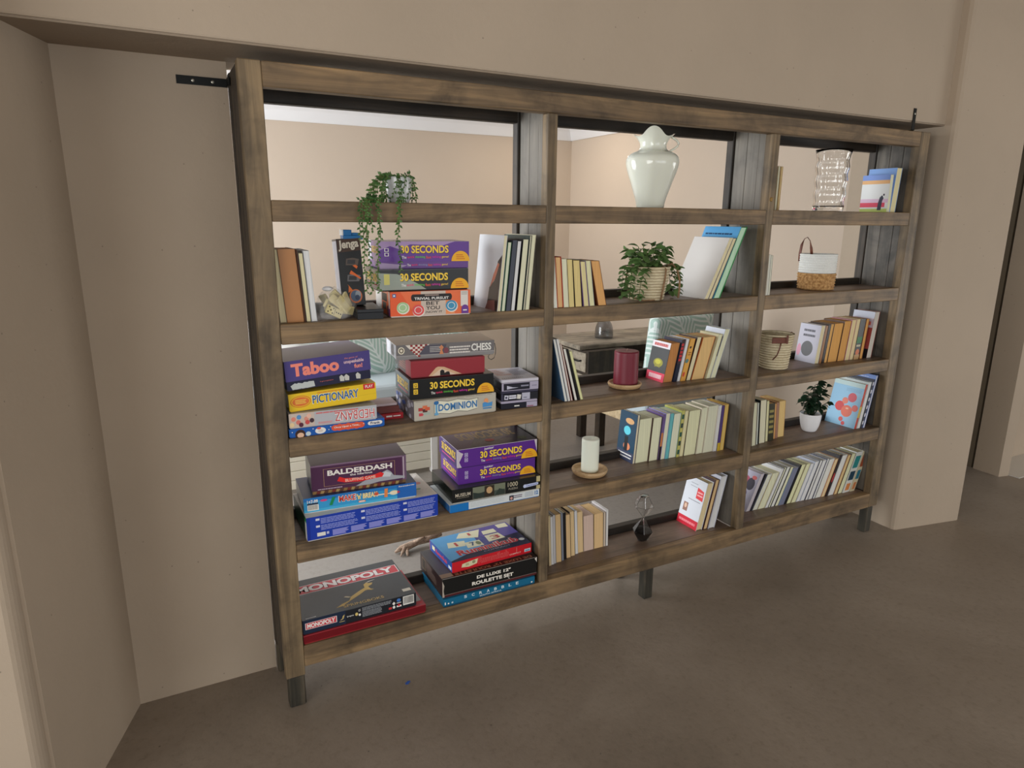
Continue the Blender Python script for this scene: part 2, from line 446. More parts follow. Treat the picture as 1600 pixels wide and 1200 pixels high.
for x0, x1 in bays:
    sp('shelf_board', MB().box(x0+0.0006, x1-0.0006, 0.043, 0.2095, E0-0.022, E0), WB, bevel=0.0015)
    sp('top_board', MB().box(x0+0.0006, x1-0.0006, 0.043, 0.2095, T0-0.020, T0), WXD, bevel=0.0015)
# rear frame
for x0, x1 in ((0.0, 0.045), (XB-0.002, XC), (XD-0.002, XE), (XF-0.002, XG)):
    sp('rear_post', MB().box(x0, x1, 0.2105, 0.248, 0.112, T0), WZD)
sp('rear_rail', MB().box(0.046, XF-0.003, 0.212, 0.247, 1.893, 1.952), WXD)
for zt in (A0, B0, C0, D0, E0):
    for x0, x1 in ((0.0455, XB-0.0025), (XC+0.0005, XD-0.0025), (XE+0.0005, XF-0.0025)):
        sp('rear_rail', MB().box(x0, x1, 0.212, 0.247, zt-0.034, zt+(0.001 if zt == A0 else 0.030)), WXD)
# side panels of upright planks, one set on each divider, one on each end post
def planks(par, xa, xb, m, z0, z1):
    ys = [0.0425, 0.078, 0.142, 0.2098]
    for a, b in zip(ys, ys[1:]):
        o = random.uniform(-0.0008, 0.0008)
        mb = MB().box(xa+o, xb+o, a+0.0008, b-0.0008, z0, z1)
        p = mb.build('plank', m, par, bevel=0.0012)
for dv, x0 in zip(divs, (XB, XD)):
    planks(dv, x0+0.008, x0+0.026, WZG, E0+0.001, T0-0.021)
e1 = sp('end_panel', MB().box(0.018, 0.024, 0.0425, 0.2095, E1, T0-0.03), WZD)
planks(e1, 0.003, 0.017, WZD, 0.135, T0-0.001)
planks(e1, 0.0245, 0.033, WZG, E0+0.001, T0-0.021)
e2 = sp('end_panel', MB().box(XF+0.022, XF+0.028, 0.0425, 0.2095, E1, T0-0.03), WZD)
planks(e2, XF+0.006, XF+0.0215, WZM, E0+0.001, T0-0.021)
# legs
for x0, x1, y0, y1, h in ((0.006, 0.058, 0.003, 0.046, 0.1115), (0.002, 0.044, 0.2105, 0.2475, 0.1115), (1.4555, 1.500, 0.004, 0.047, E1-0.0005), (1.4555, 1.500, 0.2, 0.243, E0-0.035),
                          (2.884, 2.930, 0.002, 0.045, E1-0.0005), (2.884, 2.930, 0.2, 0.246, E0-0.035)):
    lg = sp('leg', MB().box(x0, x1, y0, y1, 0, h), WLEG, bevel=0.004)
# wall brackets
M_BLACK = mat((26, 27, 26), 0.45, 0.5, 0.6)
M_SCREW = mat((176, 172, 160), 0.35, 0.5, 0.8)
b1 = MB().box(-0.135, 0.0005, 0.2455, 0.2485, 1.930, 1.953).box(-0.0035, -0.0005, 0.19, 0.2455, 1.930, 1.953).build('bracket', M_BLACK, sh)
for x in (-0.092, -0.040):
    MB().lathe([(0.0045, 0), (0.0045, 0.001), (0.002, 0.002)], 10, cap1=True).build('screw', M_SCREW, b1).matrix_local = Matrix.Translation((x, 0.2455, 1.9415)) @ Matrix.Rotation(PI/2, 4, 'X')
b2 = MB().box(2.806, 2.824, -0.0035, -0.0008, T0, 2.058).box(2.806, 2.824, -0.0035, 0.06, T0, T0+0.003).build('bracket', M_BLACK, sh)
MB().lathe([(0.0045, 0), (0.0045, 0.001), (0.002, 0.002)], 10, cap1=True).build('screw', M_SCREW, b2).matrix_local = Matrix.Translation((2.815, -0.0035, 2.036)) @ Matrix.Rotation(PI/2, 4, 'X')
MB().lathe([(0.009, 0), (0.008, 0.002), (0.004, 0.0032)], 14, cap1=True).build('knot_plug', mat((150, 120, 66), 0.5), divs[1], smooth=True).matrix_local = Matrix.Translation((1.981, 0.001, 1.652)) @ Matrix.Rotation(PI/2, 4, 'X')
# ---------------------------------------------------------------- game boxes
WHITE = (238, 236, 232); YEL = (246, 205, 60); PUR = (92, 44, 140); BLK = (22, 23, 24)
def game_box(name, label, x, y, z, yaw, w, d, h, lid_c, tray_c, lid_h=None, front=None, top=None, side=None, tray_front=None, rough=0.3, group=None, coat=0.0, side_c=None, top_c=None, tilt=0.0, lid_dz=0.0, lid_tilt=0.0):
    t = thing(name, label, 'game box', (x, y, z), math.radians(yaw), group, 0.0, -math.radians(tilt))
    lh = h-0.004 if lid_h is None else lid_h
    e = 0.0018
    tray = MB().box(e+0.0004, w-e-0.0004, e+0.0004, d-e-0.0004, 0.0, h-0.003).build('tray', mat(tray_c, rough+0.1), t, bevel=0.001)
    z0 = h-lh
    mb = MB().box(0, w, 0, d, h-0.0022, h, 1)
    mb.box(0, w, 0, e, z0, h-0.0022, 0); mb.box(0, w, d-e, d, z0, h-0.0022, 0)
    mb.box(0, e, e, d-e, z0, h-0.0022, 2); mb.box(w-e, w, e, d-e, z0, h-0.0022, 2)
    lid = mb.build('lid', [mat(lid_c, rough, 0.3, 0, coat), mat(top_c or lid_c, rough, 0.5, 0, coat), mat(side_c or lid_c, rough, 0.4, 0, coat)], t)
    if lid_dz or lid_tilt:
        lid.location = (0, 0, lid_dz); lid.rotation_euler = (0, math.radians(lid_tilt), 0)
    if front:
        p = Print(w, lh); front(p); p.build('front_print', lid, f_front(z0))
    if top:
        p = Print(w, d); top(p); p.build('top_print', lid, f_top(h))
    if side:
        p = Print(d, lh); side(p); p.build('side_print', lid, f_left(d, z0))
    if tray_front:
        p = Print(w-2*e, h-lh); tray_front(p); p.build('tray_print', tray, f_front(0, e+0.0004, e))
    return t

def seconds(p, junior=False, dx=0.0, wide=1.0):
    x0, x1 = 0.235+dx, 0.765+dx
    y0 = 0.42 if not junior else 0.36
    p.text('30 SECONDS', x0+0.003, y0-0.02, x1+0.003, y0+0.36, (20, 12, 10), 0.035)
    p.text('30 SECONDS', x0, y0, x1, y0+0.38, (250, 212, 72), 0.03)
    if junior: p.text('junior', x0+0.05, y0+0.40, x0+0.17, y0+0.56, WHITE, 0.02, slope=0.02)
    u = x0+0.01
    for wd, c, ww in (('The', WHITE, 0.05), ('quick', (232, 60, 110), 0.08), ('thinking', (110, 200, 80) if not junior else (150, 150, 190), 0.11), ('fast', (236, 90, 60), 0.06), ('talking', (214, 60, 170), 0.10), ('game!', (244, 200, 80), 0.08)):
        p.text(wd, u, 0.15, u+ww, 0.29, c, 0.01); u += ww+0.008
    p.ell(0.90, 0.0, 0.105, 0.52, (240, 178, 40), a0=0, a1=180, n=16)
    for k in range(3): p.rect(0.85, 0.10+0.10*k, 0.95-0.012*k, 0.14+0.10*k, (206, 110, 40))
def seconds_icons(p, c, x=0.045):
    for y in (0.22, 0.55):
        p.rect(x, y, x+0.05, y+0.26, c); p.rect(x+0.012, y+0.05, x+0.038, y+0.20, BLK if c == YEL else PUR)
        p.ell(x+0.025, y+0.13, 0.009, 0.05, c)
def fr_black(p):
    seconds_icons(p, YEL); seconds(p)
def sd_black(p):
    p.text('30 SECONDS', 0.14, 0.36, 0.90, 0.78, (232, 190, 60), 0.03); p.rect(0.2, 0.2, 0.86, 0.26, (200, 70, 90))

# --- second shelf, orange and party-game stack
def trivial(p):
    p.poly([(0, 0), (0.3, 0), (0.12, 1), (0, 1)], (232, 96, 52)); p.poly([(0.5, 1), (0.66, 1), (0.80, 0), (0.62, 0)], (242, 150, 96))
    p.rect(0.37, 0, 0.68, 1.0, (206, 190, 176))
    p.ell(0.275, 0.74, 0.025, 0.14, (40, 34, 32)); p.ell(0.735, 0.74, 0.025, 0.14, (40, 34, 32)); p.rect(0.275, 0.60, 0.735, 0.88, (40, 34, 32))
    p.lines(0.42, 0.80, 0.6, 0.86, 1, (170, 150, 140), 0.8)
    p.text('TRIVIAL PURSUIT', 0.29, 0.645, 0.72, 0.755, WHITE, 0.02)
    p.text('BET', 0.435, 0.42, 0.60, 0.57, (60, 56, 54), 0.015); p.text('YOU', 0.43, 0.22, 0.605, 0.38, (60, 56, 54), 0.015); p.text('KNOW IT', 0.40, 0.08, 0.635, 0.17, (70, 62, 60), 0.01)
    for cx, cy, c in ((0.145, 0.35, (170, 204, 150)), (0.335, 0.22, (226, 84, 84)), (0.75, 0.36, (70, 150, 190))):
        p.ell(cx+0.006, cy-0.03, 0.078, 0.25, (238, 226, 214)); p.ell(cx, cy, 0.072, 0.23, c); p.ell(cx, cy, 0.048, 0.15, WHITE); p.ell(cx, cy, 0.04, 0.125, c)
    p.rect(0.87, 0.32, 0.965, 0.97, (226, 220, 214)); p.lines(0.88, 0.8, 0.955, 0.95, 3, (120, 110, 100), 0.3)
    p.ell(0.925, 0.22, 0.045, 0.16, (110, 60, 150), n=16); p.rect(0.88, 0.0, 0.97, 0.22, (110, 60, 150)); p.rect(0.90, 0.12, 0.95, 0.17, WHITE)
    p.rect(0.025, 0.78, 0.065, 0.92, (70, 120, 180)); p.rect(0.035, 0.82, 0.055, 0.88, WHITE)
def trivial_side(p):
    p.rect(0.0, 0, 0.42, 1, (232, 226, 220)); p.rect(0.44, 0.55, 0.78, 0.88, (36, 32, 32)); p.rect(0.48, 0.2, 0.72, 0.5, (110, 104, 98)); p.rect(0.90, 0, 0.97, 1, (220, 214, 208)); p.rect(0.90, 0, 0.97, 0.3, (100, 54, 140)); p.rect(0.80, 0, 0.86, 0.4, (40, 70, 110))
game_box('game_box', 'orange trivia game box at the foot of the stack under two party games', 0.390, 0.005, B0, -4.0, 0.262, 0.20, 0.079, (236, 112, 62), (220, 210, 200), front=trivial, side=trivial_side)
def pur_adult(p):
    p.poly([(0, 1), (0.0, 0.55), (0.12, 0.78), (0.22, 0.62), (0.34, 0.86), (0.7, 0.80), (0.84, 1.0)], (168, 140, 186), 0.25)  # pale gloss glare painted across the upper front of the lid
    for y in (0.28, 0.5): p.rect(0.06, y, 0.105, y+0.17, WHITE); p.rect(0.068, y+0.025, 0.097, y+0.145, PUR)
    seconds(p)
def pur_tray(p):
    u = 0.3
    for wd, c, ww in (('The', WHITE, 0.04), ('quick', (232, 60, 110), 0.07), ('thinking', (150, 150, 190), 0.10), ('fast', (236, 90, 60), 0.05), ('talking', (214, 60, 170), 0.09), ('game!', (244, 200, 80), 0.07)):
        p.text(wd, u, 0.35, u+ww, 0.70, c, 0.01); u += ww+0.008
    p.poly([(0, 0), (0.2, 0), (0.3, 0.5), (0, 0.9)], (170, 150, 186))  # lilac glare painted on the end of the tray
def blk_adult(p):
    p.poly([(0, 0), (0.52, 0), (0.44, 0.25), (0.30, 0.6), (0.2, 0.78), (0.0, 0.84)], (150, 160, 148), 0.25)  # grey-green patch is window glare painted on the black lid
    p.rect(0.06, 0.26, 0.12, 0.78, (216, 210, 120)); seconds(p)
game_box('game_box', 'black party game box between the orange box and the purple box', 0.362, 0.030, B0+0.0792, -4.5, 0.292, 0.19, 0.067, BLK, BLK, front=blk_adult, side=sd_black, rough=0.22)
game_box('game_box', 'purple party game box with a gaping lid topping the stack beneath trailing vines', 0.372, 0.048, B0+0.1464, -6.5, 0.290, 0.19, 0.084, PUR, (104, 66, 140), lid_h=0.062, front=pur_adult, tray_front=pur_tray, rough=0.22,
         side=lambda p: (p.rect(0, 0, 0.3, 1, (226, 220, 232)), p.text('30 SECONDS', 0.34, 0.4, 0.92, 0.75, YEL, 0.03)), lid_tilt=0)
# wooden-block tower game standing on a small black carton
t = thing('carton', 'small plain black carton lying beside the pouch of dominoes', 'box', (0.287, 0.006, B0), math.radians(-6))
MB().box(0, 0.078, 0, 0.175, 0.0, 0.021).build('tray', mat((30, 32, 36), 0.4), t, bevel=0.001)
MB().box(-0.001, 0.079, -0.001, 0.176, 0.0212, 0.031).build('lid', mat((34, 36, 40), 0.35), t, bevel=0.0012)
t = thing('game_box', 'tall black tower game box with pale side standing under the trailing vines', 'game box', (0.2655, 0.098, B0+0.0312), math.radians(-4), None, math.radians(-3.0), math.radians(-2.5))
jb = MB().box(0, 0.073, 0, 0.078, 0, 0.206, 0)
jo = jb.build('carton_body', [mat((30, 30, 30), 0.35)], t, bevel=0.001)
p = Print(0.078, 0.206); p.rect(0.0, 0, 1, 1, (206, 206, 216)); p.rect(0, 0.97, 1, 1, (70, 54, 46)); p.build('side_print', jo, f_left(0.078))
p = Print(0.073, 0.206)
p.poly([(0.02, 0.80), (0.98, 0.82), (0.98, 1.0), (0.02, 0.99)], (74, 52, 40))
p.text('Jenga', 0.09, 0.80, 0.95, 0.965, (60, 40, 30), 0.05, slope=0.02); p.text('Jenga', 0.07, 0.815, 0.92, 0.975, (214, 204, 186), 0.035, slope=0.02)
for cy, c2 in ((0.66, (96, 84, 76)), (0.42, (110, 108, 110))):
    p.poly([(0.30, cy-0.05), (0.80, cy-0.06), (0.88, cy+0.03), (0.62, cy+0.055), (0.34, cy+0.045)], c2); p.poly([(0.36, cy-0.03), (0.7, cy-0.04), (0.72, cy+0.02), (0.4, cy+0.03)], (60, 58, 60))
p.poly([(0.58, 0.60), (0.74, 0.55), (0.80, 0.585), (0.7, 0.61)], (226, 110, 50)); p.poly([(0.42, 0.48), (0.50, 0.53), (0.9, 0.41), (0.86, 0.39), (0.6, 0.455)], (226, 110, 50))
p.ell(0.60, 0.14, 0.27, 0.105, (222, 120, 60)); p.ell(0.60, 0.145, 0.22, 0.085, (92, 112, 140)); p.ell(0.70, 0.17, 0.12, 0.05, (160, 170, 180)); p.ell(0.66, 0.12, 0.1, 0.04, (56, 70, 100)); p.poly([(0.3, 0.2), (0.34, 0.30), (0.28, 0.33), (0.36, 0.30), (0.5, 0.23)], (226, 120, 50))
p.build('front_print', jo, f_front(0))
t = thing('block_tray', 'blue plastic piece lying on top of the tall black tower game', 'game piece', (0.280, 0.108, B0+0.2355), math.radians(-4))
m = mat((36, 110, 170), 0.4)
MB().box(0, 0.060, 0, 0.05, 0.0, 0.012).build('plate', m, t, bevel=0.001)
MB().box(0.001, 0.026, 0.0, 0.048, 0.0122, 0.029).build('block', [m], t, bevel=0.001)
MB().box(0.0265, 0.050, 0.004, 0.048, 0.0122, 0.020).build('block', [m], t, bevel=0.001)
MB().box(-0.003, 0.0008, 0.001, 0.047, 0.0122, 0.029).build('label_sheet', mat(WHITE, 0.5), t)

# --- third shelf, stack beside the end post
def once(p):
    p.rect(0, 0, 1, 1, (28, 92, 176))
    p.ell(0.11, 0.22, 0.052, 0.62, (64, 38, 30)); p.ell(0.112, 0.10, 0.034, 0.34, (232, 190, 160)); p.ell(0.19, 0.18, 0.026, 0.3, (200, 214, 220))
    p.ell(0.315, 0.40, 0.055, 0.42, WHITE); p.ell(0.30, 0.72, 0.022, 0.16, (220, 90, 80)); p.ell(0.315, 0.36, 0.025, 0.18, (222, 210, 200))
    for i in range(7): p.ell(0.47+0.045*i, 0.5, 0.042, 0.40+0.06*(i % 2), (226, 92, 62))
    p.text('Once Upon a Time...', 0.455, 0.36, 0.735, 0.68, WHITE, 0.02)
    p.ell(0.845, 0.52, 0.03, 0.27, WHITE); p.ell(0.945, 0.52, 0.03, 0.27, WHITE); p.rect(0.845, 0.25, 0.945, 0.79, WHITE)
    p.text('Frank', 0.845, 0.36, 0.95, 0.70, (30, 40, 90), 0.03)
    for x, y in ((0.03, 0.6), (0.24, 0.75), (0.40, 0.4), (0.42, 0.75), (0.77, 0.6)): p.ell(x, y, 0.006, 0.06, WHITE, n=8)
game_box('game_box', 'blue story game box at the bottom of the stack beside the end post', 0.0645, 0.008, C0, -0.4, 0.293, 0.20, 0.028, (28, 92, 176), (28, 92, 176), front=once, rough=0.4)
def hedb(p):
    p.rect(0, 0, 1, 1, (186, 188, 194)); p.rect(0, 0, 0.28, 1, (206, 190, 178))
    for x, y, c in ((0.05, 0.6, (226, 140, 120)), (0.10, 0.35, (214, 120, 110)), (0.11, 0.72, (90, 150, 206)), (0.19, 0.55, (222, 150, 130)), (0.22, 0.75, (236, 190, 170)), (0.13, 0.15, (90, 40, 60)), (0.25, 0.4, (70, 50, 60)), (0.03, 0.2, (236, 208, 160)), (0.2, 0.3, (206, 80, 80))): p.ell(x, y, 0.026, 0.17, c, n=10)
    p.lines(0.30, 0.80, 0.80, 0.92, 1, (214, 120, 120), 0.8); p.lines(0.32, 0.06, 0.48, 0.22, 2, (226, 150, 150), 0.6)
    p.text('HEDBANZ', 0.505, 0.09, 0.975, 0.80, (240, 238, 238), 0.06, rot=180); p.text('HEDBANZ', 0.51, 0.12, 0.97, 0.77, (206, 66, 66), 0.0, rot=180)
game_box('game_box', 'silver guessing game box with upside-down red lettering under the yellow box', 0.0665, 0.009, C0+0.0282, -1.6, 0.266, 0.21, 0.047, (186, 188, 194), (200, 190, 186), front=hedb, rough=0.3)
def pict(p):
    p.rect(0, 0, 1, 1, (238, 200, 40)); p.poly([(0.66, 0.30), (1, 0.34), (1, 0.35), (0.66, 0.31)], (196, 160, 30))
    p.ell(0.13, 0.50, 0.115, 0.35, (224, 110, 50)); p.ell(0.13, 0.50, 0.105, 0.31, (238, 200, 40)); p.ell(0.13, 0.50, 0.095, 0.27, (228, 120, 56))
    p.lines(0.07, 0.36, 0.19, 0.64, 3, (244, 214, 90), 0.5, 0.1)
    p.lines(0.32, 0.83, 0.70, 0.92, 1, (226, 150, 50), 0.8)
    p.text('PICTIONARY', 0.255, 0.24, 0.795, 0.80, (246, 240, 220), 0.045, slope=0.0); p.text('PICTIONARY', 0.26, 0.27, 0.79, 0.77, (40, 100, 160), 0.02)
    p.rect(0.85, 0.66, 0.985, 0.99, (214, 44, 50)); p.text('PLAY', 0.873, 0.74, 0.965, 0.92, WHITE, 0.02)
game_box('game_box', 'yellow drawing game box between the silver box and the purple box', 0.073, 0.022, C0+0.0756, 0.5, 0.268, 0.21, 0.056, (238, 200, 40), (230, 190, 40), front=pict, rough=0.45, tilt=2.2)
def taboo(p):
    p.rect(0, 0, 1, 1, (76, 66, 132))
    p.text('Taboo', 0.07, 0.20, 0.62, 0.84, (246, 142, 124), 0.045, slope=0.0)
    p.text('the game of', 0.69, 0.70, 0.85, 0.80, (236, 140, 120), 0.0); p.text('unspeakable', 0.68, 0.44, 0.92, 0.66, (222, 190, 200), 0.03); p.text('fun!', 0.80, 0.20, 0.90, 0.42, (246, 150, 130), 0.03)
def taboo_tray(p):
    p.rect(0, 0, 1, 1, (34, 34, 62))
    for a in (0.06, 0.10, 0.17, 0.22): p.poly([(a, 0.05), (a+0.10, 0.12), (a+0.09, 0.5+a), (a+0.03, 0.75), (a-0.02, 0.5)], (196, 202, 200))
    for a in (0.62, 0.68, 0.82): p.poly([(a, 0.2), (a+0.05, 0.15), (a+0.055, 0.6), (a+0.02, 0.9), (a-0.005, 0.7)], (206, 206, 200))
    p.text('the game of unspeakable fun', 0.38, 0.42, 0.54, 0.58, (230, 120, 110), 0.0)
game_box('game_box', 'purple word game box topping the stack beside the end post', 0.068, 0.014, C0+0.1438, 4.0, 0.262, 0.21, 0.090, (76, 66, 132), (34, 34, 62), lid_h=0.062, front=taboo, tray_front=taboo_tray, rough=0.3, tilt=2.6, top_c=(122, 112, 150))  # grey glare on the top put into its paler colour

# --- third shelf, middle stack
def domin(p):
    p.rect(0, 0, 1, 1, (190, 184, 170)); p.lines(0.02, 0.92, 0.98, 0.98, 1, (160, 152, 140), 0.6)
    for i, (x, y, c) in enumerate(((0.05, 0.46, (176, 60, 56)), (0.10, 0.56, (222, 120, 80)), (0.10, 0.38, (90, 50, 50)), (0.13, 0.47, (214, 100, 70)))): p.rect(x, y, x+0.055, y+0.17, c)
    p.rect(0.055, 0.20, 0.10, 0.36, (206, 90, 100)); p.rect(0.11, 0.24, 0.185, 0.36, (170, 186, 176)); p.lines(0.055, 0.22, 0.11, 0.32, 1, (206, 70, 80), 0.6)
    p.poly([(0.235, 0.12), (0.30, 0.22), (0.42, 0.14), (0.52, 0.24), (0.64, 0.16), (0.76, 0.26), (0.775, 0.84), (0.66, 0.80), (0.52, 0.90), (0.40, 0.84), (0.30, 0.92), (0.235, 0.86)], (110, 110, 104))
    p.poly([(0.24, 0.15), (0.30, 0.25), (0.42, 0.17), (0.52, 0.27), (0.64, 0.19), (0.765, 0.29), (0.768, 0.82), (0.66, 0.77), (0.52, 0.87), (0.40, 0.81), (0.30, 0.89), (0.24, 0.83)], (232, 230, 210))
    p.rect(0.25, 0.18, 0.275, 0.84, (110, 170, 210)); p.ell(0.262, 0.8, 0.03, 0.1, (50, 110, 170)); p.ell(0.262, 0.22, 0.026, 0.08, (110, 170, 210))
    p.text('DOMINION', 0.285, 0.34, 0.76, 0.72, (60, 120, 176), 0.03)
    p.ell(0.875, 0.62, 0.028, 0.13, (236, 160, 110)); p.poly([(0.83, 0.28), (0.95, 0.30), (0.955, 0.54), (0.9, 0.48), (0.86, 0.56), (0.83, 0.5)], (80, 150, 210)); p.lines(0.835, 0.16, 0.95, 0.26, 1, (70, 140, 200), 0.7)
def domin_side(p):
    p.rect(0, 0, 1, 1, (110, 104, 110)); r = random.Random(4)
    for i in range(26): p.ell(r.random()*0.9+0.05, r.random()*0.8+0.1, 0.06, 0.12, r.choice([(60, 54, 60), (150, 146, 156), (180, 178, 190), (84, 80, 110), (120, 90, 70), (60, 80, 140)]), n=8)
game_box('game_box', 'beige card game box with a pale title scroll at the base of the middle stack', 0.458, 0.008, C0, -1.2, 0.293, 0.20, 0.069, (190, 184, 170), (170, 160, 146), front=domin, side=domin_side, rough=0.45)
game_box('game_box', 'black party game box pressed between the beige box and the plain red box', 0.4515, 0.028, C0+0.0692, -4.5, 0.293, 0.19, 0.068, BLK, BLK, front=fr_black, side=sd_black, rough=0.25)
def redbox(p):
    p.rect(0, 0, 1, 1, (150, 44, 54)); p.lines(0.02, 0.90, 0.98, 0.94, 1, (170, 70, 76), 0.4)
    p.poly([(0.23, 0), (0.68, 0), (0.44, 0.52), (0.36, 0.56), (0.33, 0.50)], (216, 176, 140)); p.poly([(0.27, 0), (0.6, 0), (0.40, 0.44)], (226, 200, 176))
    p.poly([(0.385, 0), (0.385, 0.28), (0.41, 0.36), (0.44, 0.30), (0.445, 0.14), (0.48, 0.22), (0.51, 0.2), (0.52, 0)], (30, 22, 24))
def red_side(p):
    p.rect(0, 0, 0.62, 1, (64, 40, 38)); p.lines(0.15, 0.2, 0.62, 0.9, 5, (150, 84, 60), 0.5)
game_box('game_box', 'plain red box with a beige triangle lying under the wrapped board game', 0.462, 0.040, C0+0.1374, -4.5, 0.256, 0.18, 0.058, (150, 44, 54), (120, 40, 44), front=redbox, side=red_side, rough=0.5)
def chess(p):
    p.rect(0, 0, 1, 1, (116, 112, 112)); p.rect(0, 0, 1, 0.22, (140, 138, 138)); p.rect(0.0, 0.20, 1, 0.225, (190, 186, 184))
    p.ell(0.05, 0.60, 0.032, 0.26, (230, 222, 200)); p.ell(0.05, 0.60, 0.022, 0.18, (90, 76, 60)); p.ell(0.05, 0.60, 0.013, 0.11, (230, 222, 200))
    p.poly([(0.09, 0.98), (0.33, 0.98), (0.215, 0.06)], (232, 222, 210))
    for r in range(6):
        for c in range(10):
            x = 0.09+c*0.024; y = 0.84-r*0.15
            if (r+c) % 2 == 0 and x > 0.085+(r+0.6)*0.0185 and x+0.024 < 0.335-(r+0.4)*0.0185: p.rect(x, y, x+0.024, y+0.14, (150, 44, 44))
    p.poly([(0.29, 0.9), (0.50, 0.9), (0.47, 0.25), (0.22, 0.25)], (86, 84, 96)); p.lines(0.33, 0.36, 0.44, 0.82, 4, (200, 196, 190), 0.4)
    p.poly([(0.425, 0.2), (0.47, 0.2), (0.455, 0.5), (0.47, 0.7), (0.447, 0.88), (0.425, 0.7), (0.44, 0.5)], (214, 140, 96))
    p.ell(0.495, 0.45, 0.025, 0.22, (130, 70, 80)); p.lines(0.53, 0.16, 0.745, 0.76, 3, (226, 220, 214), 0.55, 0.1)
    p.text('CHESS', 0.755, 0.30, 0.965, 0.84, (240, 238, 232), 0.03)
t = game_box('game_box', 'grey wrapped board game with a red checkered triangle topping the middle stack', 0.424, 0.070, C0+0.1956, -6.3, 0.338, 0.17, 0.050, (116, 112, 112), (150, 146, 146), front=chess, rough=0.18,
             side=lambda p: (p.rect(0.1, 0, 0.5, 1, (222, 222, 230)), p.ell(0.65, 0.5, 0.16, 0.4, (60, 50, 52)), p.rect(0.8, 0, 1, 1, (196, 198, 208))), top_c=(150, 138, 130))
ring = [(0.338, -0.003, 0.040), (0.342, -0.003, 0.02), (0.341, -0.003, 0.002), (0.336, -0.003, -0.012), (0.326, -0.003, -0.017), (0.317, -0.003, -0.012), (0.315, -0.003, -0.004), (0.320, -0.003, 0.001)]
MB().tube(ring, 0.0012, 6).build('carry_cord', mat((40, 52, 56), 0.4), t)
# small red boxes behind the gap
t = thing('card_box', 'low red card box lying flat behind the blue story game', 'box', (0.352, 0.075, C0), math.radians(-4))
o = MB().box(0, 0.090, 0, 0.10, 0, 0.020).build('carton_body', mat((170, 34, 42), 0.4), t, bevel=0.001)
p = Print(0.09, 0.020); p.lines(0.36, 0.35, 0.58, 0.7, 1, WHITE, 0.8, 0); p.lines(0.62, 0.4, 0.9, 0.65, 1, WHITE, 0.7); p.build('front_print', o, f_front())
t = thing('card_box', 'small brown-red open card box stacked on the low red one', 'box', (0.352, 0.080, C0+0.0203), math.radians(-3))
MB().box(0, 0.078, 0, 0.09, 0, 0.022).build('carton_body', mat((112, 58, 54), 0.5), t, bevel=0.001)
MB().box(0.0, 0.074, 0.012, 0.09, 0.0222, 0.030).box(-0.006, 0.0, 0.0, 0.09, 0.004, 0.034).build('loose_flap', mat((206, 190, 196), 0.6), t)
# lavender card tins by the divider
LAV = (176, 170, 192); NAVY = (26, 26, 40)
def tin(label, x, y, z, yaw, w, d, h, fr, topc=(206, 204, 216), tp=None, band=None):
    t = thing('card_tin', label, 'box', (x, y, z), math.radians(yaw), 'card tins by the divider')
    b = MB().box(0, w, 0, d, 0, h*0.70).build('tin_body', mat(NAVY, 0.35), t, bevel=0.002)
    l = MB().box(-0.001, w+0.001, -0.001, d+0.001, h*0.70+0.0003, h).build('tin_lid', mat(topc, 0.3), t, bevel=0.003, seg=2)
    p = Print(w, h*0.70); fr(p); p.build('front_print', b, f_front())
    if tp: p = Print(w, d); tp(p); p.build('top_print', l, f_top(h))
    return t
tin('lowest of three card tins, dark with lavender lid, by the divider', 0.778, 0.013, C0, -5, 0.137, 0.17, 0.029, lambda p: (p.rect(0.70, 0.1, 1, 1, LAV), p.lines(0.72, 0.1, 0.9, 0.4, 1, (140, 60, 70), 0.6), p.lines(0.36, 0.35, 0.50, 0.62, 1, WHITE, 0.8, 0)), LAV)
def tin_cards(p):
    p.rect(0.0, 0.0, 0.05, 1, (60, 58, 80)); p.rect(0.74, 0, 1, 1, (26, 26, 36)); p.rect(0.56, 0.02, 0.78, 0.98, (186, 186, 204)); p.lines(0.60, 0.2, 0.7, 0.4, 1, (80, 80, 100), 0.5)
    for x, c in ((0.08, (206, 206, 222)), (0.42, (226, 222, 214))): p.poly([(x, 0.20), (x+0.10, 0.14), (x+0.12, 0.74), (x+0.01, 0.82)], c)
    p.ell(0.135, 0.46, 0.03, 0.16, (60, 56, 80)); p.lines(0.21, 0.20, 0.41, 0.80, 2, (226, 226, 240), 0.75, 0.05)
tin('middle card tin with white playing cards printed on its black front', 0.780, 0.018, C0+0.0293, -6, 0.139, 0.17, 0.036, tin_cards, (60, 58, 78))
def tin_top(p):
    p.lines(0.05, 0.35, 0.55, 0.9, 8, (214, 150, 130), 0.4, 0.6, 3); p.lines(0.5, 0.3, 0.95, 0.85, 6, (120, 118, 136), 0.4, 0.5, 5)
    for i in range(11): p.rect(0.06+0.055*i, 0.06+0.002*i, 0.075+0.055*i, 0.13, (30, 28, 44))
tin('topmost card tin with a pale printed lid beside the divider', 0.780, 0.014, C0+0.0656, -6, 0.138, 0.18, 0.041, lambda p: (p.rect(0, 0, 1, 1, LAV), p.rect(0.05, 0.08, 0.76, 0.92, NAVY), p.poly([(0.14, 0.2), (0.30, 0.3), (0.46, 0.36), (0.30, 0.42), (0.14, 0.66)], (196, 196, 214)), p.lines(0.52, 0.4, 0.74, 0.66, 1, (150, 150, 170), 0.7), p.lines(0.82, 0.35, 0.96, 0.6, 1, (110, 106, 130), 0.3)), (208, 206, 218), tin_top)

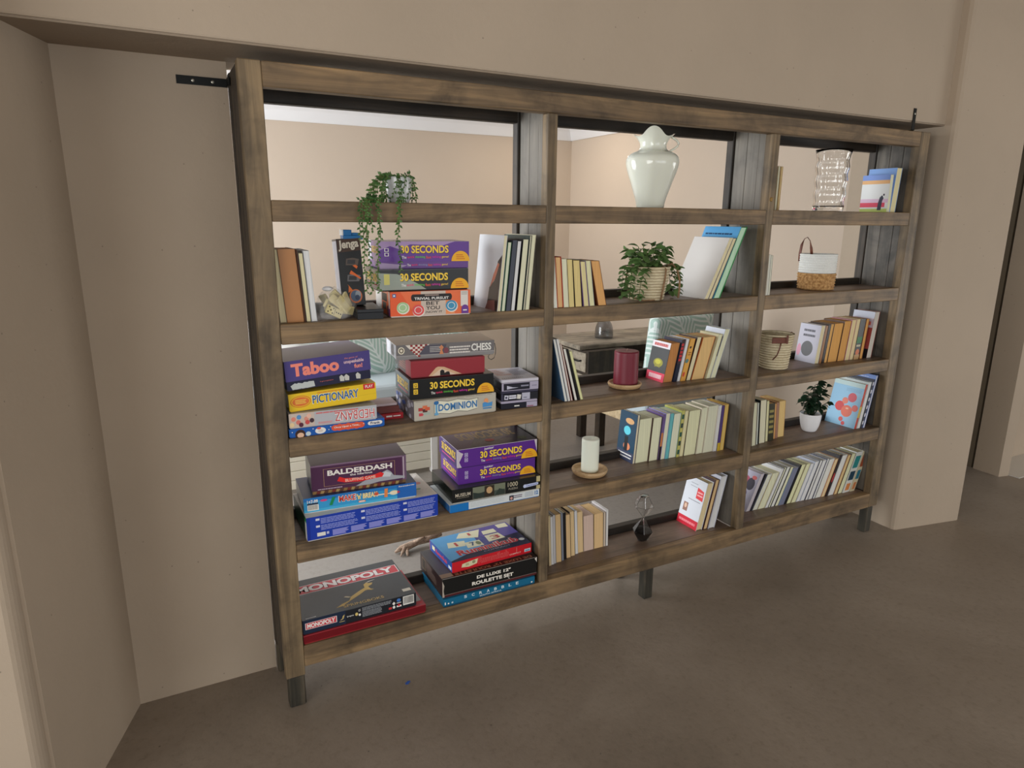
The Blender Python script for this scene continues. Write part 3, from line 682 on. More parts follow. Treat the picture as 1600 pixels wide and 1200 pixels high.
# --- fourth shelf, stack beside the end post
def bluebox(p):
    B2 = (150, 160, 226); p.rect(0, 0, 1, 1, (30, 62, 170))
    p.rect(0.0, 0.0, 0.025, 1, (24, 50, 150))
    for bx, (x0, x1) in enumerate(((0.065, 0.37), (0.395, 0.70), (0.72, 0.985))):
        for by, (y0, y1) in enumerate(((0.64, 0.90), (0.36, 0.60))):
            p.rect(x0, y1-0.09, x0+0.028, y1, (214, 216, 236)); p.lines(x0+0.035, y0, x1, y1, 4, B2, 0.5, 0.12, bx*7+by)
    p.rect(0.07, 0.12, 0.13, 0.28, (230, 228, 222)); p.rect(0.138, 0.16, 0.155, 0.27, (190, 196, 230))
    for i in range(6):
        x = 0.18+i*0.135; r = random.Random(i)
        p.poly([(x, 0.05), (x+0.10, 0.05), (x+0.09, 0.12), (x+0.12, 0.17), (x+0.10, 0.24), (x+0.125, 0.30), (x, 0.30)], (136, 140, 214))
game_box('game_box', 'royal blue box printed with paragraphs, at the stack bottom beside the end post', 0.0965, 0.009, D0, 0.0, 0.438, 0.22, 0.0815, (30, 62, 170), (226, 222, 214), front=bluebox, rough=0.4, top_c=(222, 216, 206), side_c=(24, 74, 50),
         side=lambda p: (p.rect(0.88, 0, 1, 0.78, (226, 226, 222)), p.rect(0.88, 0.78, 1, 0.92, (40, 160, 80))),
         top=lambda p: (p.lines(0.72, 0.1, 0.99, 0.3, 4, (196, 190, 182), 0.2), p.ell(0.90, 0.75, 0.03, 0.05, (222, 130, 130)), p.ell(0.93, 0.55, 0.03, 0.05, (226, 150, 140)), p.ell(0.90, 0.32, 0.02, 0.03, (130, 180, 140)), p.poly([(0.80, 0.35), (0.99, 0.9), (0.97, 0.95), (0.78, 0.4)], (240, 236, 230))))
def makeb(p):
    p.rect(0, 0, 1, 1, (56, 156, 212)); p.poly([(0.0, 0.75), (1, 0.75), (1, 1), (0, 1)], (40, 120, 194)); p.rect(0.82, 0, 1, 1, (36, 102, 184)); p.rect(0, 0, 0.82, 0.18, (70, 176, 220))
    p.rect(0.03, 0.10, 0.125, 0.50, (236, 234, 226))
    for i in range(9): p.rect(0.038+0.009*i, 0.16, 0.042+0.009*i, 0.48, (120, 116, 110))
    p.rect(0.03, 0.52, 0.12, 0.62, (40, 44, 60)); p.text('1+7-99', 0.03, 0.62, 0.12, 0.86, WHITE, 0.03)
    p.ell(0.17, 0.72, 0.03, 0.08, (214, 70, 130)); p.poly([(0.215, 0.30), (0.24, 0.28), (0.27, 0.84), (0.245, 0.86)], (30, 140, 80))
    p.text('MAKE', 0.295, 0.40, 0.45, 0.86, WHITE, 0.07); p.text('MAKE', 0.30, 0.43, 0.445, 0.83, (206, 60, 50), 0.03)
    p.text("'n' BREAK", 0.455, 0.40, 0.645, 0.80, (236, 200, 100), 0.05); p.text("'n' BREAK", 0.46, 0.43, 0.64, 0.77, (244, 230, 180), 0.02)
    p.lines(0.47, 0.83, 0.57, 0.93, 1, (30, 90, 150), 0.7); p.rect(0.47, 0.16, 0.53, 0.30, (238, 150, 100)); p.lines(0.475, 0.18, 0.525, 0.28, 1, WHITE, 0.7)
    p.rect(0.62, 0.46, 0.72, 0.54, (240, 232, 214)); p.ell(0.63, 0.6, 0.02, 0.12, (214, 90, 60)); p.poly([(0.70, 0.26), (0.73, 0.26), (0.735, 0.88), (0.705, 0.88)], (232, 140, 80)); p.ell(0.79, 0.5, 0.04, 0.16, (240, 226, 190)); p.rect(0.73, 0.47, 0.80, 0.53, (240, 232, 214)); p.ell(0.83, 0.5, 0.012, 0.08, (200, 60, 90))
    p.text('Ravensburger', 0.835, 0.80, 0.985, 0.93, WHITE, 0.02)
game_box('game_box', 'sky blue building game box between the royal blue box and the plum box', 0.097, 0.040, D0+0.0817, -3.3, 0.366, 0.19, 0.052, (56, 156, 212), (220, 224, 230), front=makeb, rough=0.3, top_c=(40, 62, 110), side_c=(30, 40, 60))
def balder(p):
    PL = (78, 42, 74); p.rect(0, 0, 1, 1, PL); p.rect(0.0, 0.94, 1, 1, (130, 104, 128)); p.rect(0.955, 0.0, 1, 1, (110, 84, 110)); p.rect(0.965, 0.05, 0.975, 0.95, (206, 190, 200))
    p.rect(0.125, 0.14, 0.875, 0.83, (196, 160, 110)); p.rect(0.128, 0.148, 0.872, 0.822, PL)
    p.poly([(0.45, 0.0), (0.55, 0.18), (0.70, 0.28), (0.74, 0.42), (0.79, 0.50), (0.83, 0.40), (0.86, 0.24), (0.98, 0.16), (0.98, 0.08), (0.7, 0.06), (0.6, 0.0)], (166, 168, 176)); p.poly([(0.70, 0.25), (0.77, 0.44), (0.84, 0.34), (0.82, 0.2)], (206, 210, 214))
    p.text('BALDERDASH', 0.165, 0.55, 0.845, 0.76, (238, 232, 226), 0.035); p.text('the hilarious', 0.395, 0.445, 0.63, 0.53, (232, 226, 222), 0.02)
    p.poly([(0.26, 0.30), (0.285, 0.46), (0.34, 0.38), (0.50, 0.33), (0.66, 0.38), (0.72, 0.44), (0.755, 0.36), (0.735, 0.24), (0.66, 0.22), (0.50, 0.17), (0.34, 0.21)], (226, 44, 44))
    p.text('BLUFFING GAME', 0.345, 0.225, 0.665, 0.345, (246, 200, 180), 0.02); p.lines(0.06, 0.03, 0.32, 0.08, 1, (200, 180, 196), 0.6)
game_box('game_box', 'plum bluffing game box with a burst corner topping the stack', 0.128, 0.056, D0+0.1339, -5.0, 0.306, 0.16, 0.098, (78, 42, 74), (120, 92, 60), lid_h=0.086, front=balder, rough=0.3, top_c=(120, 106, 124), side_c=(60, 58, 76),
         tray_front=lambda p: [p.poly([(0.04*i, 0.1), (0.04*i+0.03, 0.05), (0.04*i+0.045, 0.8), (0.04*i+0.01, 0.95)], [(150, 116, 70), (120, 50, 44), (170, 140, 90), (90, 60, 50)][i % 4]) for i in range(24)])
# --- fourth shelf, stack beside the divider
def puzwhite(p):
    p.rect(0, 0, 1, 1, (214, 220, 222)); p.rect(0, 0, 0.20, 1, (24, 116, 190)); p.lines(0.22, 0.2, 0.60, 0.9, 4, (190, 198, 202), 0.3)
    p.rect(0.65, 0.1, 0.70, 0.8, (60, 60, 70)); p.ell(0.675, 0.4, 0.015, 0.2, (214, 160, 150)); p.lines(0.70, 0.3, 0.80, 0.8, 2, (110, 90, 110), 0.5); p.lines(0.83, 0.2, 0.93, 0.9, 4, (170, 180, 190), 0.5); p.text('12', 0.945, 0.3, 0.985, 0.85, (50, 120, 190), 0.04)
game_box('game_box', 'pale thin puzzle box with a blue end at the bottom beside the divider', 0.5775, 0.006, D0, -1.0, 0.352, 0.20, 0.031, (214, 220, 222), (24, 116, 190), front=puzwhite, rough=0.35, side_c=(24, 100, 170))
def museum(p):
    p.rect(0, 0, 1, 1, (20, 21, 20)); p.text('MUSEUM', 0.035, 0.40, 0.20, 0.66, (206, 196, 176), 0.01); p.lines(0.05, 0.28, 0.19, 0.34, 1, (150, 142, 126), 0.5)
    p.rect(0.225, 0.04, 0.59, 0.92, (140, 138, 122)); p.rect(0.228, 0.06, 0.587, 0.90, (72, 82, 74)); p.rect(0.228, 0.45, 0.587, 0.90, (118, 124, 104)); p.poly([(0.228, 0.06), (0.40, 0.06), (0.36, 0.5), (0.30, 0.42), (0.228, 0.55)], (44, 56, 52)); p.poly([(0.47, 0.06), (0.587, 0.06), (0.587, 0.4), (0.52, 0.55)], (50, 60, 54))
    p.rect(0.355, 0.06, 0.465, 0.90, (52, 44, 34)); p.ell(0.41, 0.55, 0.034, 0.26, (196, 160, 116))
    p.text('1000', 0.62, 0.52, 0.735, 0.86, (206, 196, 170), 0.0); p.text('PUZZLE', 0.63, 0.28, 0.735, 0.42, (190, 182, 164), 0.0)
    p.ell(0.82, 0.36, 0.02, 0.14, (196, 206, 236)); p.ell(0.965, 0.42, 0.014, 0.1, (196, 206, 236)); p.poly([(0.82, 0.24), (0.97, 0.32), (0.97, 0.52), (0.82, 0.48)], (196, 206, 236)); p.text('Clementoni', 0.835, 0.31, 0.965, 0.43, (60, 70, 150), 0.02, slope=0.05)
    p.rect(0.955, 0.0, 1, 0.28, (190, 178, 132)); p.rect(0.955, 0.56, 1, 1, (190, 178, 132))
game_box('game_box', 'black thousand piece puzzle box lying under the two purple junior games', 0.588, 0.010, D0+0.0312, -2.2, 0.342, 0.215, 0.053, (20, 21, 20), (200, 196, 186), front=museum, rough=0.2, top_c=(70, 70, 74), side_c=(30, 36, 32))
def junior(p):
    for y in (0.28, 0.55): p.rect(0.085, y, 0.125, y+0.22, (190, 180, 214)); p.rect(0.093, y+0.03, 0.117, y+0.19, PUR); p.ell(0.105, y+0.11, 0.008, 0.05, (200, 190, 220))
    seconds(p, True, 0.04)
def junior_side(p):
    p.text('junior', 0.22, 0.82, 0.36, 0.93, WHITE, 0.01); p.text('30 SECONDS', 0.14, 0.36, 0.90, 0.78, (240, 204, 70), 0.03); p.lines(0.16, 0.18, 0.88, 0.26, 1, (214, 80, 140), 0.8)
def junior_top(p):
    p.poly([(0, 1), (0.5, 1), (0.15, 0), (0, 0)], (112, 92, 104)); p.text('30 SECONDS', 0.14, 0.45, 0.86, 0.86, (158, 132, 92), 0.03, rot=180); p.text('junior', 0.62, 0.30, 0.76, 0.42, (110, 90, 130), 0.0, rot=180); p.ell(0.47, 0.30, 0.06, 0.08, (150, 40, 40)); p.ell(0.86, 0.2, 0.06, 0.1, (84, 84, 56))
game_box('game_box', 'lower of the two purple junior party games, resting on the black puzzle', 0.6235, 0.040, D0+0.0844, -3.1, 0.300, 0.185, 0.062, PUR, PUR, front=junior, side=junior_side, rough=0.35)
def junior_worn(p):
    p.poly([(0, 1), (0, 0), (0.05, 0), (0.02, 0.3), (0.05, 0.55), (0.07, 0.75), (0.03, 0.85)], (206, 196, 206)); p.poly([(0.965, 1), (1, 1), (1, 0.3), (0.985, 0.6)], (214, 206, 214)); p.rect(0, 0.975, 1, 1, (200, 190, 206)); junior(p)
game_box('game_box', 'upper purple junior party game with worn white corners and a dark top', 0.6205, 0.036, D0+0.1466, -2.4, 0.309, 0.190, 0.0705, PUR, (60, 30, 100), front=junior_worn, side=lambda p: (p.rect(0.96, 0, 1, 1, (214, 206, 220)), p.rect(0, 0.97, 1, 1, (206, 200, 214)), junior_side(p)), top=junior_top, rough=0.3, top_c=(46, 30, 46), side_c=(60, 32, 110))

# --- bottom shelf
def mono_top(p):
    p.rect(-0.0, 0.62, 0.99, 0.84, (228, 220, 218)); p.rect(0.008, 0.63, 0.982, 0.83, (206, 84, 92)); p.text('MONOPOLY', 0.035, 0.655, 0.955, 0.81, (40, 20, 24), 0.06); p.text('MONOPOLY', 0.03, 0.66, 0.95, 0.81, (240, 236, 234), 0.045)
    G = (206, 176, 110)
    p.poly([(0.30, 0.10), (0.36, 0.16), (0.43, 0.20), (0.46, 0.28), (0.54, 0.36), (0.61, 0.42), (0.615, 0.50), (0.645, 0.54), (0.665, 0.51), (0.70, 0.505), (0.685, 0.46), (0.645, 0.43), (0.655, 0.36), (0.68, 0.335), (0.655, 0.325), (0.625, 0.35), (0.60, 0.345), (0.55, 0.29), (0.49, 0.235), (0.45, 0.20), (0.40, 0.15), (0.36, 0.11)], G)
    p.poly([(0.46, 0.28), (0.42, 0.32), (0.40, 0.31), (0.44, 0.27)], (224, 210, 180)); p.poly([(0.64, 0.53), (0.67, 0.56), (0.74, 0.57), (0.67, 0.54)], (220, 216, 206))
    p.text('SPRINGBOKS', 0.36, 0.06, 0.72, 0.12, (206, 180, 120), 0.01); p.rect(0.90, 0.08, 0.975, 0.15, (226, 220, 206)); p.lines(0.03, 0.015, 0.12, 0.04, 1, (200, 200, 206), 0.7)
def mono_front(p):
    p.rect(0, 0, 0.36, 1, (32, 44, 66)); p.rect(0.02, 0.30, 0.285, 0.78, (232, 220, 220)); p.rect(0.026, 0.33, 0.279, 0.75, (206, 70, 80)); p.text('MONOPOLY', 0.035, 0.38, 0.27, 0.70, WHITE, 0.04)
    p.poly([(0.31, 0.35), (0.33, 0.45), (0.335, 0.62), (0.352, 0.72), (0.346, 0.55), (0.34, 0.42), (0.325, 0.36)], (206, 180, 110)); p.lines(0.305, 0.20, 0.352, 0.27, 1, (206, 180, 110), 0.6)
    p.text('Springboks', 0.37, 0.42, 0.43, 0.55, WHITE, 0.01); p.ell(0.455, 0.5, 0.013, 0.12, (220, 196, 120)); p.ell(0.482, 0.4, 0.010, 0.09, WHITE); p.text('CE', 0.472, 0.66, 0.49, 0.82, WHITE, 0.01)
    p.lines(0.505, 0.62, 0.77, 0.90, 3, (140, 144, 150), 0.6); p.lines(0.505, 0.16, 0.68, 0.60, 5, (140, 144, 150), 0.6, 0.05)
    p.poly([(0.775, 0.56), (0.79, 0.70), (0.805, 0.56), (0.79, 0.42)], WHITE); p.ell(0.79, 0.28, 0.012, 0.11, WHITE); p.rect(0.742, 0.18, 0.77, 0.34, (206, 60, 60)); p.ell(0.835, 0.74, 0.018, 0.13, (70, 120, 190)); p.lines(0.815, 0.5, 0.86, 0.58, 1, WHITE, 0.7); p.rect(0.815, 0.22, 0.86, 0.34, WHITE); p.ell(0.837, 0.36, 0.012, 0.09, (206, 40, 50))
    p.rect(0.875, 0.24, 0.978, 0.92, (232, 230, 224))
    for i in range(13): p.rect(0.884+0.0068*i, 0.34, 0.887+0.0068*i, 0.86, (40, 40, 44))
game_box('game_box', 'dark red property game box mostly hidden beneath the grey-topped edition', 0.0625, 0.007, E0, 0.2, 0.420, 0.268, 0.032, (112, 22, 30), (150, 40, 46), lid_h=0.026, rough=0.3, top_c=(170, 56, 66), side_c=(120, 30, 40),
         top=lambda p: (p.rect(0.93, 0.12, 0.985, 0.40, (186, 184, 186)), p.rect(0.93, 0.05, 0.985, 0.11, (196, 60, 70))))
game_box('game_box', 'property game box with a grey top, red title banner and golden antelope', 0.0635, 0.010, E0+0.0322, 0.6, 0.386, 0.262, 0.053, (36, 38, 44), (40, 30, 34), front=mono_front, top=mono_top, rough=0.24, top_c=(74, 78, 82), side_c=(30, 36, 50))
def scrab(p):
    p.rect(0, 0, 1, 1, (22, 104, 140)); p.rect(0, 0, 1, 0.15, (16, 76, 106))
    for i, ch in enumerate('SCRABBLE'): p.text(ch, 0.215+0.081*i, 0.50, 0.245+0.081*i, 0.88, (222, 232, 236), 0.02)
    p.text('SOUTH AFRICA', 0.38, 0.18, 0.62, 0.38, (214, 226, 232), 0.01); p.rect(0.012, 0.25, 0.022, 0.6, WHITE); p.ell(0.05, 0.36, 0.008, 0.1, WHITE); p.ell(0.09, 0.38, 0.010, 0.12, (190, 210, 220)); p.ell(0.965, 0.3, 0.010, 0.1, WHITE)
game_box('game_box', 'flat teal word tile game box on the bottom shelf under the roulette set', 0.5475, 0.004, E0, -0.1, 0.371, 0.22, 0.033, (22, 104, 140), (16, 76, 106), front=scrab, rough=0.4)
def roul(p):
    p.rect(0, 0, 1, 1, (24, 24, 23)); p.rect(0, 0, 1, 0.10, (84, 36, 38)); p.rect(0, 0.10, 1, 0.115, (150, 140, 130))
    p.text('DE LUXE 12"', 0.35, 0.58, 0.71, 0.76, (236, 230, 220), 0.045); p.text('ROULETTE SET', 0.30, 0.26, 0.74, 0.46, (236, 230, 220), 0.045)
    p.poly([(0, 0), (0.02, 0.0), (0.012, 0.35), (0.02, 0.62), (0.0, 0.9)], (176, 166, 154)); p.poly([(0.975, 0.92), (1, 0.98), (1, 0.7), (0.99, 0.8)], (226, 220, 210)); p.rect(0.0, 0.975, 1, 1, (150, 144, 136)); p.poly([(0.68, 0.2), (0.7, 0.13), (0.69, 0.22)], WHITE)
def roul_top(p):
    p.rect(0, 0, 1, 0.13, (44, 30, 26)); p.rect(0.0, 0.02, 0.12, 0.14, (140, 116, 92)); p.text('DE LUXE 12" ROULETTE', 0.14, 0.02, 0.96, 0.10, (150, 110, 84), 0.04, rot=180)
def roul_side(p):
    p.rect(0.08, 0.25, 0.26, 0.85, (130, 110, 84)); p.rect(0.095, 0.29, 0.245, 0.81, (40, 32, 28)); p.lines(0.32, 0.2, 0.75, 0.85, 6, (130, 110, 100), 0.35, 0.5)
game_box('game_box', 'worn black roulette set box between the teal box and the rummy tile game', 0.547, 0.012, E0+0.0332, -0.6, 0.382, 0.232, 0.076, (24, 24, 23), (84, 36, 38), front=roul, top=roul_top, side=roul_side, rough=0.35, top_c=(72, 70, 72), side_c=(42, 28, 28))
def rumm(p):
    p.rect(0, 0, 1, 1, (206, 34, 44)); p.poly([(0.11, 0.3), (0.20, 0.2), (0.30, 0.34), (0.31, 0.82), (0.2, 0.72), (0.12, 0.62)], (222, 214, 176)); p.ell(0.26, 0.58, 0.02, 0.16, (150, 150, 110)); p.rect(0.16, 0.35, 0.20, 0.6, (190, 182, 140))
    p.text('Rummikub', 0.315, 0.24, 0.70, 0.88, (226, 120, 116), 0.03); p.text('Rummikub', 0.318, 0.27, 0.697, 0.85, (196, 28, 40), 0.0); p.text('COMPACT', 0.71, 0.22, 0.86, 0.36, (236, 200, 190), 0.01); p.rect(0.905, 0.18, 0.985, 0.48, (206, 220, 226)); p.rect(0.915, 0.24, 0.975, 0.36, (90, 150, 180)); p.rect(0.80, 0.3, 0.803, 0.9, (240, 190, 180))
def rumm_top(p):
    p.poly([(0, 0), (1, 0), (1, 0.55), (0.6, 0.35), (0.0, 0.05)], (34, 34, 66)); p.poly([(0, 0.05), (0.45, 0.28), (0.5, 1), (0, 1)], (96, 164, 214)); p.poly([(0.48, 1), (1, 1), (1, 0.5), (0.62, 0.45)], (90, 80, 150))
    C = (224, 220, 190)
    for q in (((0.10, 0.52), (0.30, 0.46), (0.34, 0.66), (0.14, 0.72)), ((0.30, 0.36), (0.50, 0.34), (0.50, 0.56), (0.32, 0.58)), ((0.28, 0.80), (0.52, 0.66), (0.62, 0.95), (0.36, 0.97)), ((0.58, 0.40), (0.80, 0.42), (0.78, 0.66), (0.60, 0.66)), ((0.60, 0.70), (0.78, 0.70), (0.78, 0.85), (0.62, 0.85)), ((0.84, 0.82), (0.97, 0.80), (0.98, 0.97), (0.84, 0.97))): p.poly(q, C)
    p.text('3', 0.64, 0.46, 0.76, 0.60, (170, 60, 70), 0.02); p.text('7', 0.36, 0.40, 0.42, 0.54, (60, 90, 130), 0.02); p.text('1', 0.20, 0.52, 0.23, 0.66, (190, 80, 80), 0.02); p.ell(0.46, 0.46, 0.03, 0.07, (120, 130, 100)); p.text('1', 0.44, 0.80, 0.47, 0.90, (190, 80, 80), 0.02); p.rect(0.61, 0.655, 0.78, 0.66, (80, 80, 80))
    p.text('Rummikub', 0.14, 0.155, 0.90, 0.36, (214, 196, 196), 0.06, slope=0.0); p.text('Rummikub', 0.14, 0.16, 0.90, 0.35, (190, 50, 62), 0.03); p.text('COMPACT', 0.42, 0.08, 0.76, 0.125, (150, 150, 176), 0.01); p.ell(0.94, 0.2, 0.035, 0.05, (206, 206, 206))
game_box('game_box', 'red and blue number tile game lying on top of the roulette set', 0.594, 0.032, E0+0.1094, 2.2, 0.332, 0.205, 0.043, (206, 34, 44), (180, 30, 40), front=rumm, top=rumm_top, rough=0.25, top_c=(60, 70, 140), side_c=(36, 74, 150), side=lambda p: (p.text('Rummikub', 0.28, 0.34, 0.78, 0.72, (206, 60, 70), 0.03), p.rect(0.12, 0.35, 0.24, 0.75, (214, 206, 170)), p.rect(0.84, 0.15, 0.96, 0.45, (206, 220, 230))))
# ---------------------------------------------------------------- books
CRM, TAN, IVO, GRY, BRN = (214, 196, 160), (206, 168, 112), (226, 216, 196), (206, 204, 200), (176, 124, 74)
ORD = ['first', 'second', 'third', 'fourth', 'fifth', 'sixth', 'seventh', 'eighth', 'ninth', 'tenth', 'eleventh', 'twelfth', 'thirteenth', 'fourteenth', 'fifteenth', 'sixteenth', 'seventeenth', 'eighteenth', 'nineteenth', 'twentieth', 'twenty-first', 'twenty-second', 'twenty-third', 'twenty-fourth', 'twenty-fifth']
def book(label, x, y, z, t, dx, h, d, cover, page, spine=None, art=None, group=None, hard=False, strip=None):
    """a book standing with its page edges to the front (or its spine, when spine is given), leaning by dx over its height"""
    b = thing('book', label, 'book', (x, y, z), 0, group)
    S = lambda v: Vector((v.x+dx*v.z/h, v.y, v.z))
    c = min(0.0022 if hard else 0.0011, t*0.22); i = 0.003 if hard else 0.0012
    mb = MB().box(0, c, 0, d, 0, h, 0, S).box(t-c, t, 0, d, 0, h, 0, S)
    if spine: mb.box(c, t-c, 0, c, 0, h, 1, S)
    else: mb.box(c, t-c, d-c, d, 0, h, 0, S)
    cv = mb.build('cover', [mat(cover, 0.3), mat(spine or cover, 0.35)], b)
    MB().box(c+0.0001, t-c-0.0001, i if not spine else c+0.0002, d-c-0.0003, i*0.6, h-i, 0, S).build('pages', paper(page), b)
    if art:
        p = Print(d, h); art(p)
        p.build('cover_print', cv, lambda u, v, n: (dx*v/h-n, d-u, v))
    if spine and strip:
        p = Print(t, h); strip(p)
        p.build('spine_print', cv, lambda u, v, n: (u+dx*v/h, -n, v))
    return b
def row(bk, rows, z, d, specs, ref, where, group, smooth=True, rev=False):
    """rows: x, y, thickness, lean, height;  specs: look, cover, pages, {extra}"""
    n = len(rows); sl = [r[3]/r[4] for r in rows]
    if smooth and n > 3:
        sl = [sum(sl[max(0, i-2):i+3])/len(sl[max(0, i-2):i+3]) for i in range(n)]
    xs = [r[0] for r in rows]
    for i in range(1, n):
        H = min(rows[i-1][4], rows[i][4])
        xs[i] = max(xs[i], xs[i-1]+rows[i-1][2]+0.0004)
        need = xs[i-1]+rows[i-1][2]+sl[i-1]*H+0.0004-xs[i]
        if sl[i]*H < need: sl[i] = need/H
    for i, (r, s) in enumerate(zip(rows, specs)):
        look, cv, pg = s[:3]; ex = s[3] if len(s) > 3 else {}
        lab = ex.pop('label', None) or ('%s, %s from %s %s' % (look, ORD[n-1-i if rev else i], ref, where)).strip()
        book(lab, xs[i], r[1], z, r[2]-0.0006, sl[i]*r[4], r[4], min(d, 0.2445-r[1] if r[1] > 0.1 else 0.206-r[1]), cv, pg, group=group, **ex)

DK, RD = (40, 34, 32), (150, 40, 34)
# second shelf, beside the end post
row('A', [[0.0672, 0.036, 0.0184, -0.0037, 0.2115], [0.0862, 0.034, 0.0485, -0.0187, 0.2114], [0.1349, 0.028, 0.0045, -0.0197, 0.2107], [0.1396, 0.0274, 0.0138, -0.013, 0.2002], [0.1536, 0.0249, 0.0170, -0.010, 0.2074]],
    B0, 0.15, [('narrow cream-paged book', (200, 184, 150), CRM), ('thick tan cardboard-bound volume', (172, 116, 66), (186, 130, 80), {'spine': (184, 128, 78)}), ('very thin dark-brown booklet', (74, 46, 34), (90, 60, 44)), ('cream-paged hardback', (60, 56, 50), (216, 198, 160)), ('grey-white paged book', (190, 192, 196), (206, 208, 212))],
    'the end post', 'beside the domino pouch', 'books beside the domino pouch')
# second shelf, against the divider
def art_gloss(p):
    p.rect(0, 0, 1, 1, (206, 208, 212), 0.15); p.poly([(0.55, 0.0), (1, 0.0), (1, 0.75), (0.85, 0.66), (0.78, 0.4), (0.6, 0.3)], (54, 44, 42), 0.15); p.poly([(0.62, 0.3), (0.80, 0.42), (0.92, 0.62), (0.86, 0.64), (0.72, 0.48)], (196, 110, 84), 0.15); p.poly([(0.5, 0.0), (0.9, 0.0), (0.86, 0.14), (0.6, 0.12)], (130, 90, 84), 0.15)
row('B', [[0.758, 0.008, 0.0128, 0.0241, 0.2486], [0.7728, 0.006, 0.0143, 0.0241, 0.2269], [0.79, 0.006, 0.0177, 0.0247, 0.2329], [0.8086, 0.006, 0.0158, 0.0244, 0.2305], [0.8302, 0.006, 0.0225, 0.0260, 0.236], [0.8553, 0.006, 0.0078, 0.0186, 0.2479], [0.8641, 0.006, 0.0151, 0.022, 0.2506]],
    B0, 0.19, [('tall glossy white magazine-like book', (216, 216, 220), (214, 200, 168), {'art': art_gloss}), ('cream-paged book with green back board', (30, 92, 64), (200, 204, 180)), ('charcoal textured spined book', (50, 52, 60), GRY, {'spine': (74, 78, 90)}), ('white-paged book', (34, 34, 38), (214, 214, 212)), ('cream-paged book in dark boards', (30, 30, 36), (212, 206, 178)), ('slim cream-paged book with dark green band', (26, 60, 58), (206, 200, 176)), ('tall cream-paged book', (200, 194, 170), (214, 206, 178))],
    'the divider', 'beside the orange box', 'tall books against the divider beside the orange box', rev=True)
# second shelf, middle bay
row('C', [[0.978, 0.006, 0.0145, -0.0111, 0.1738], [0.993, 0.006, 0.0255, -0.0125, 0.1771], [1.0189, 0.006, 0.0210, -0.0217, 0.1697], [1.0403, 0.006, 0.0240, -0.0323, 0.1668], [1.0664, 0.006, 0.0292, -0.0372, 0.1632], [1.1027, 0.006, 0.0225, -0.042, 0.1586], [1.1275, 0.006, 0.0221, -0.0457, 0.1614], [1.1647, 0.006, 0.0365, -0.0548, 0.1599]],
    B0, 0.115, [('pale-edged slim book', IVO, IVO), ('red hardback with salmon page edges', (160, 34, 24), (226, 168, 120), {'hard': True}), ('off-white paperback', (216, 206, 180), (222, 212, 182)), ('yellowed paperback', (60, 48, 36), (222, 190, 132)), ('yellowed paperback', (44, 34, 26), (224, 188, 130)), ('tan paperback with purple board', (130, 100, 150), (226, 196, 146)), ('cream paperback with grey board', (150, 146, 150), (224, 204, 164)), ('brownish thick paperback', (110, 60, 34), (204, 156, 100))],
    'the divider', 'beside the leafy basket', 'paperbacks beside the leafy basket plant')
def art_pale(p): p.rect(0, 0, 1, 1, (214, 210, 206), 0.35)
def art_sky(p):
    p.rect(0, 0, 1, 1, (98, 168, 220), 0.3); p.lines(0.08, 0.80, 0.9, 0.93, 2, (40, 66, 100), 0.35, 0.1); p.lines(0.2, 0.70, 0.95, 0.74, 1, (240, 240, 240), 0.7)
row('D', [[1.670, 0.006, 0.0193, 0.109, 0.237], [1.6915, 0.006, 0.0185, 0.106, 0.235], [1.7165, 0.006, 0.0345, 0.112, 0.279]],
    B0, 0.2, [('pale cloth hardback leaning with its blank cover showing', (206, 202, 198), CRM, {'art': art_pale, 'label': 'pale blank-covered hardback leaning beside the leafy basket plant'}), ('', (70, 60, 50), CRM, {'label': 'cream-paged hardback leaning between the pale cover and the green book'}), ('', (20, 130, 62), (176, 214, 180), {'hard': True, 'art': art_sky, 'label': 'large green-edged book with a sky blue cover leaning on the divider'})],
    '', '', 'tall books leaning on the far divider')
# third shelf, middle bay
row('E', [[1.0365, 0.0115, 0.0129, -0.0535, 0.2352], [1.0511, 0.0109, 0.0103, -0.0559, 0.2351], [1.064, 0.0104, 0.0081, -0.0547, 0.216], [1.0787, 0.0099, 0.0131, -0.0592, 0.1976], [1.094, 0.0093, 0.0088, -0.0614, 0.196], [1.1044, 0.0087, 0.011, -0.0687, 0.1871]],
    C0, 0.17, [('thin white book', (60, 90, 120), (222, 214, 200)), ('thin white book', (206, 200, 190), (226, 220, 208)), ('thin white book with red board', (130, 36, 40), (220, 210, 196)), ('thin pinkish white book', (40, 34, 34), (220, 206, 198)), ('thin black-covered book', (24, 24, 26), (60, 56, 54), {'spine': (26, 26, 28)}), ('thin yellowish book', (206, 204, 150), (216, 206, 160))],
    'the divider', 'leaning by the red candle', 'thin books leaning beside the red candle')
def art_dino(p):
    p.rect(0, 0, 1, 1, (64, 66, 68)); p.rect(0, 0.84, 1, 1, (226, 220, 226)); p.lines(0.12, 0.87, 0.9, 0.96, 1, (190, 90, 90), 0.8); p.rect(0, 0, 1, 0.22, (226, 70, 96)); p.lines(0.15, 0.05, 0.85, 0.18, 1, (246, 200, 206), 0.8, 0.0)
    p.ell(0.52, 0.46, 0.26, 0.11, (150, 146, 50)); p.ell(0.5, 0.48, 0.16, 0.06, (190, 186, 60)); p.rect(0.36, 0.34, 0.42, 0.44, (140, 136, 50)); p.rect(0.6, 0.34, 0.66, 0.44, (140, 136, 50))
def st_red(p): p.rect(0, 0, 1, 0.42, (24, 28, 50)); p.rect(0, 0.42, 1, 1, (60, 40, 44)); p.lines(0.15, 0.48, 0.9, 0.92, 5, (206, 50, 56), 0.7, 0.2)
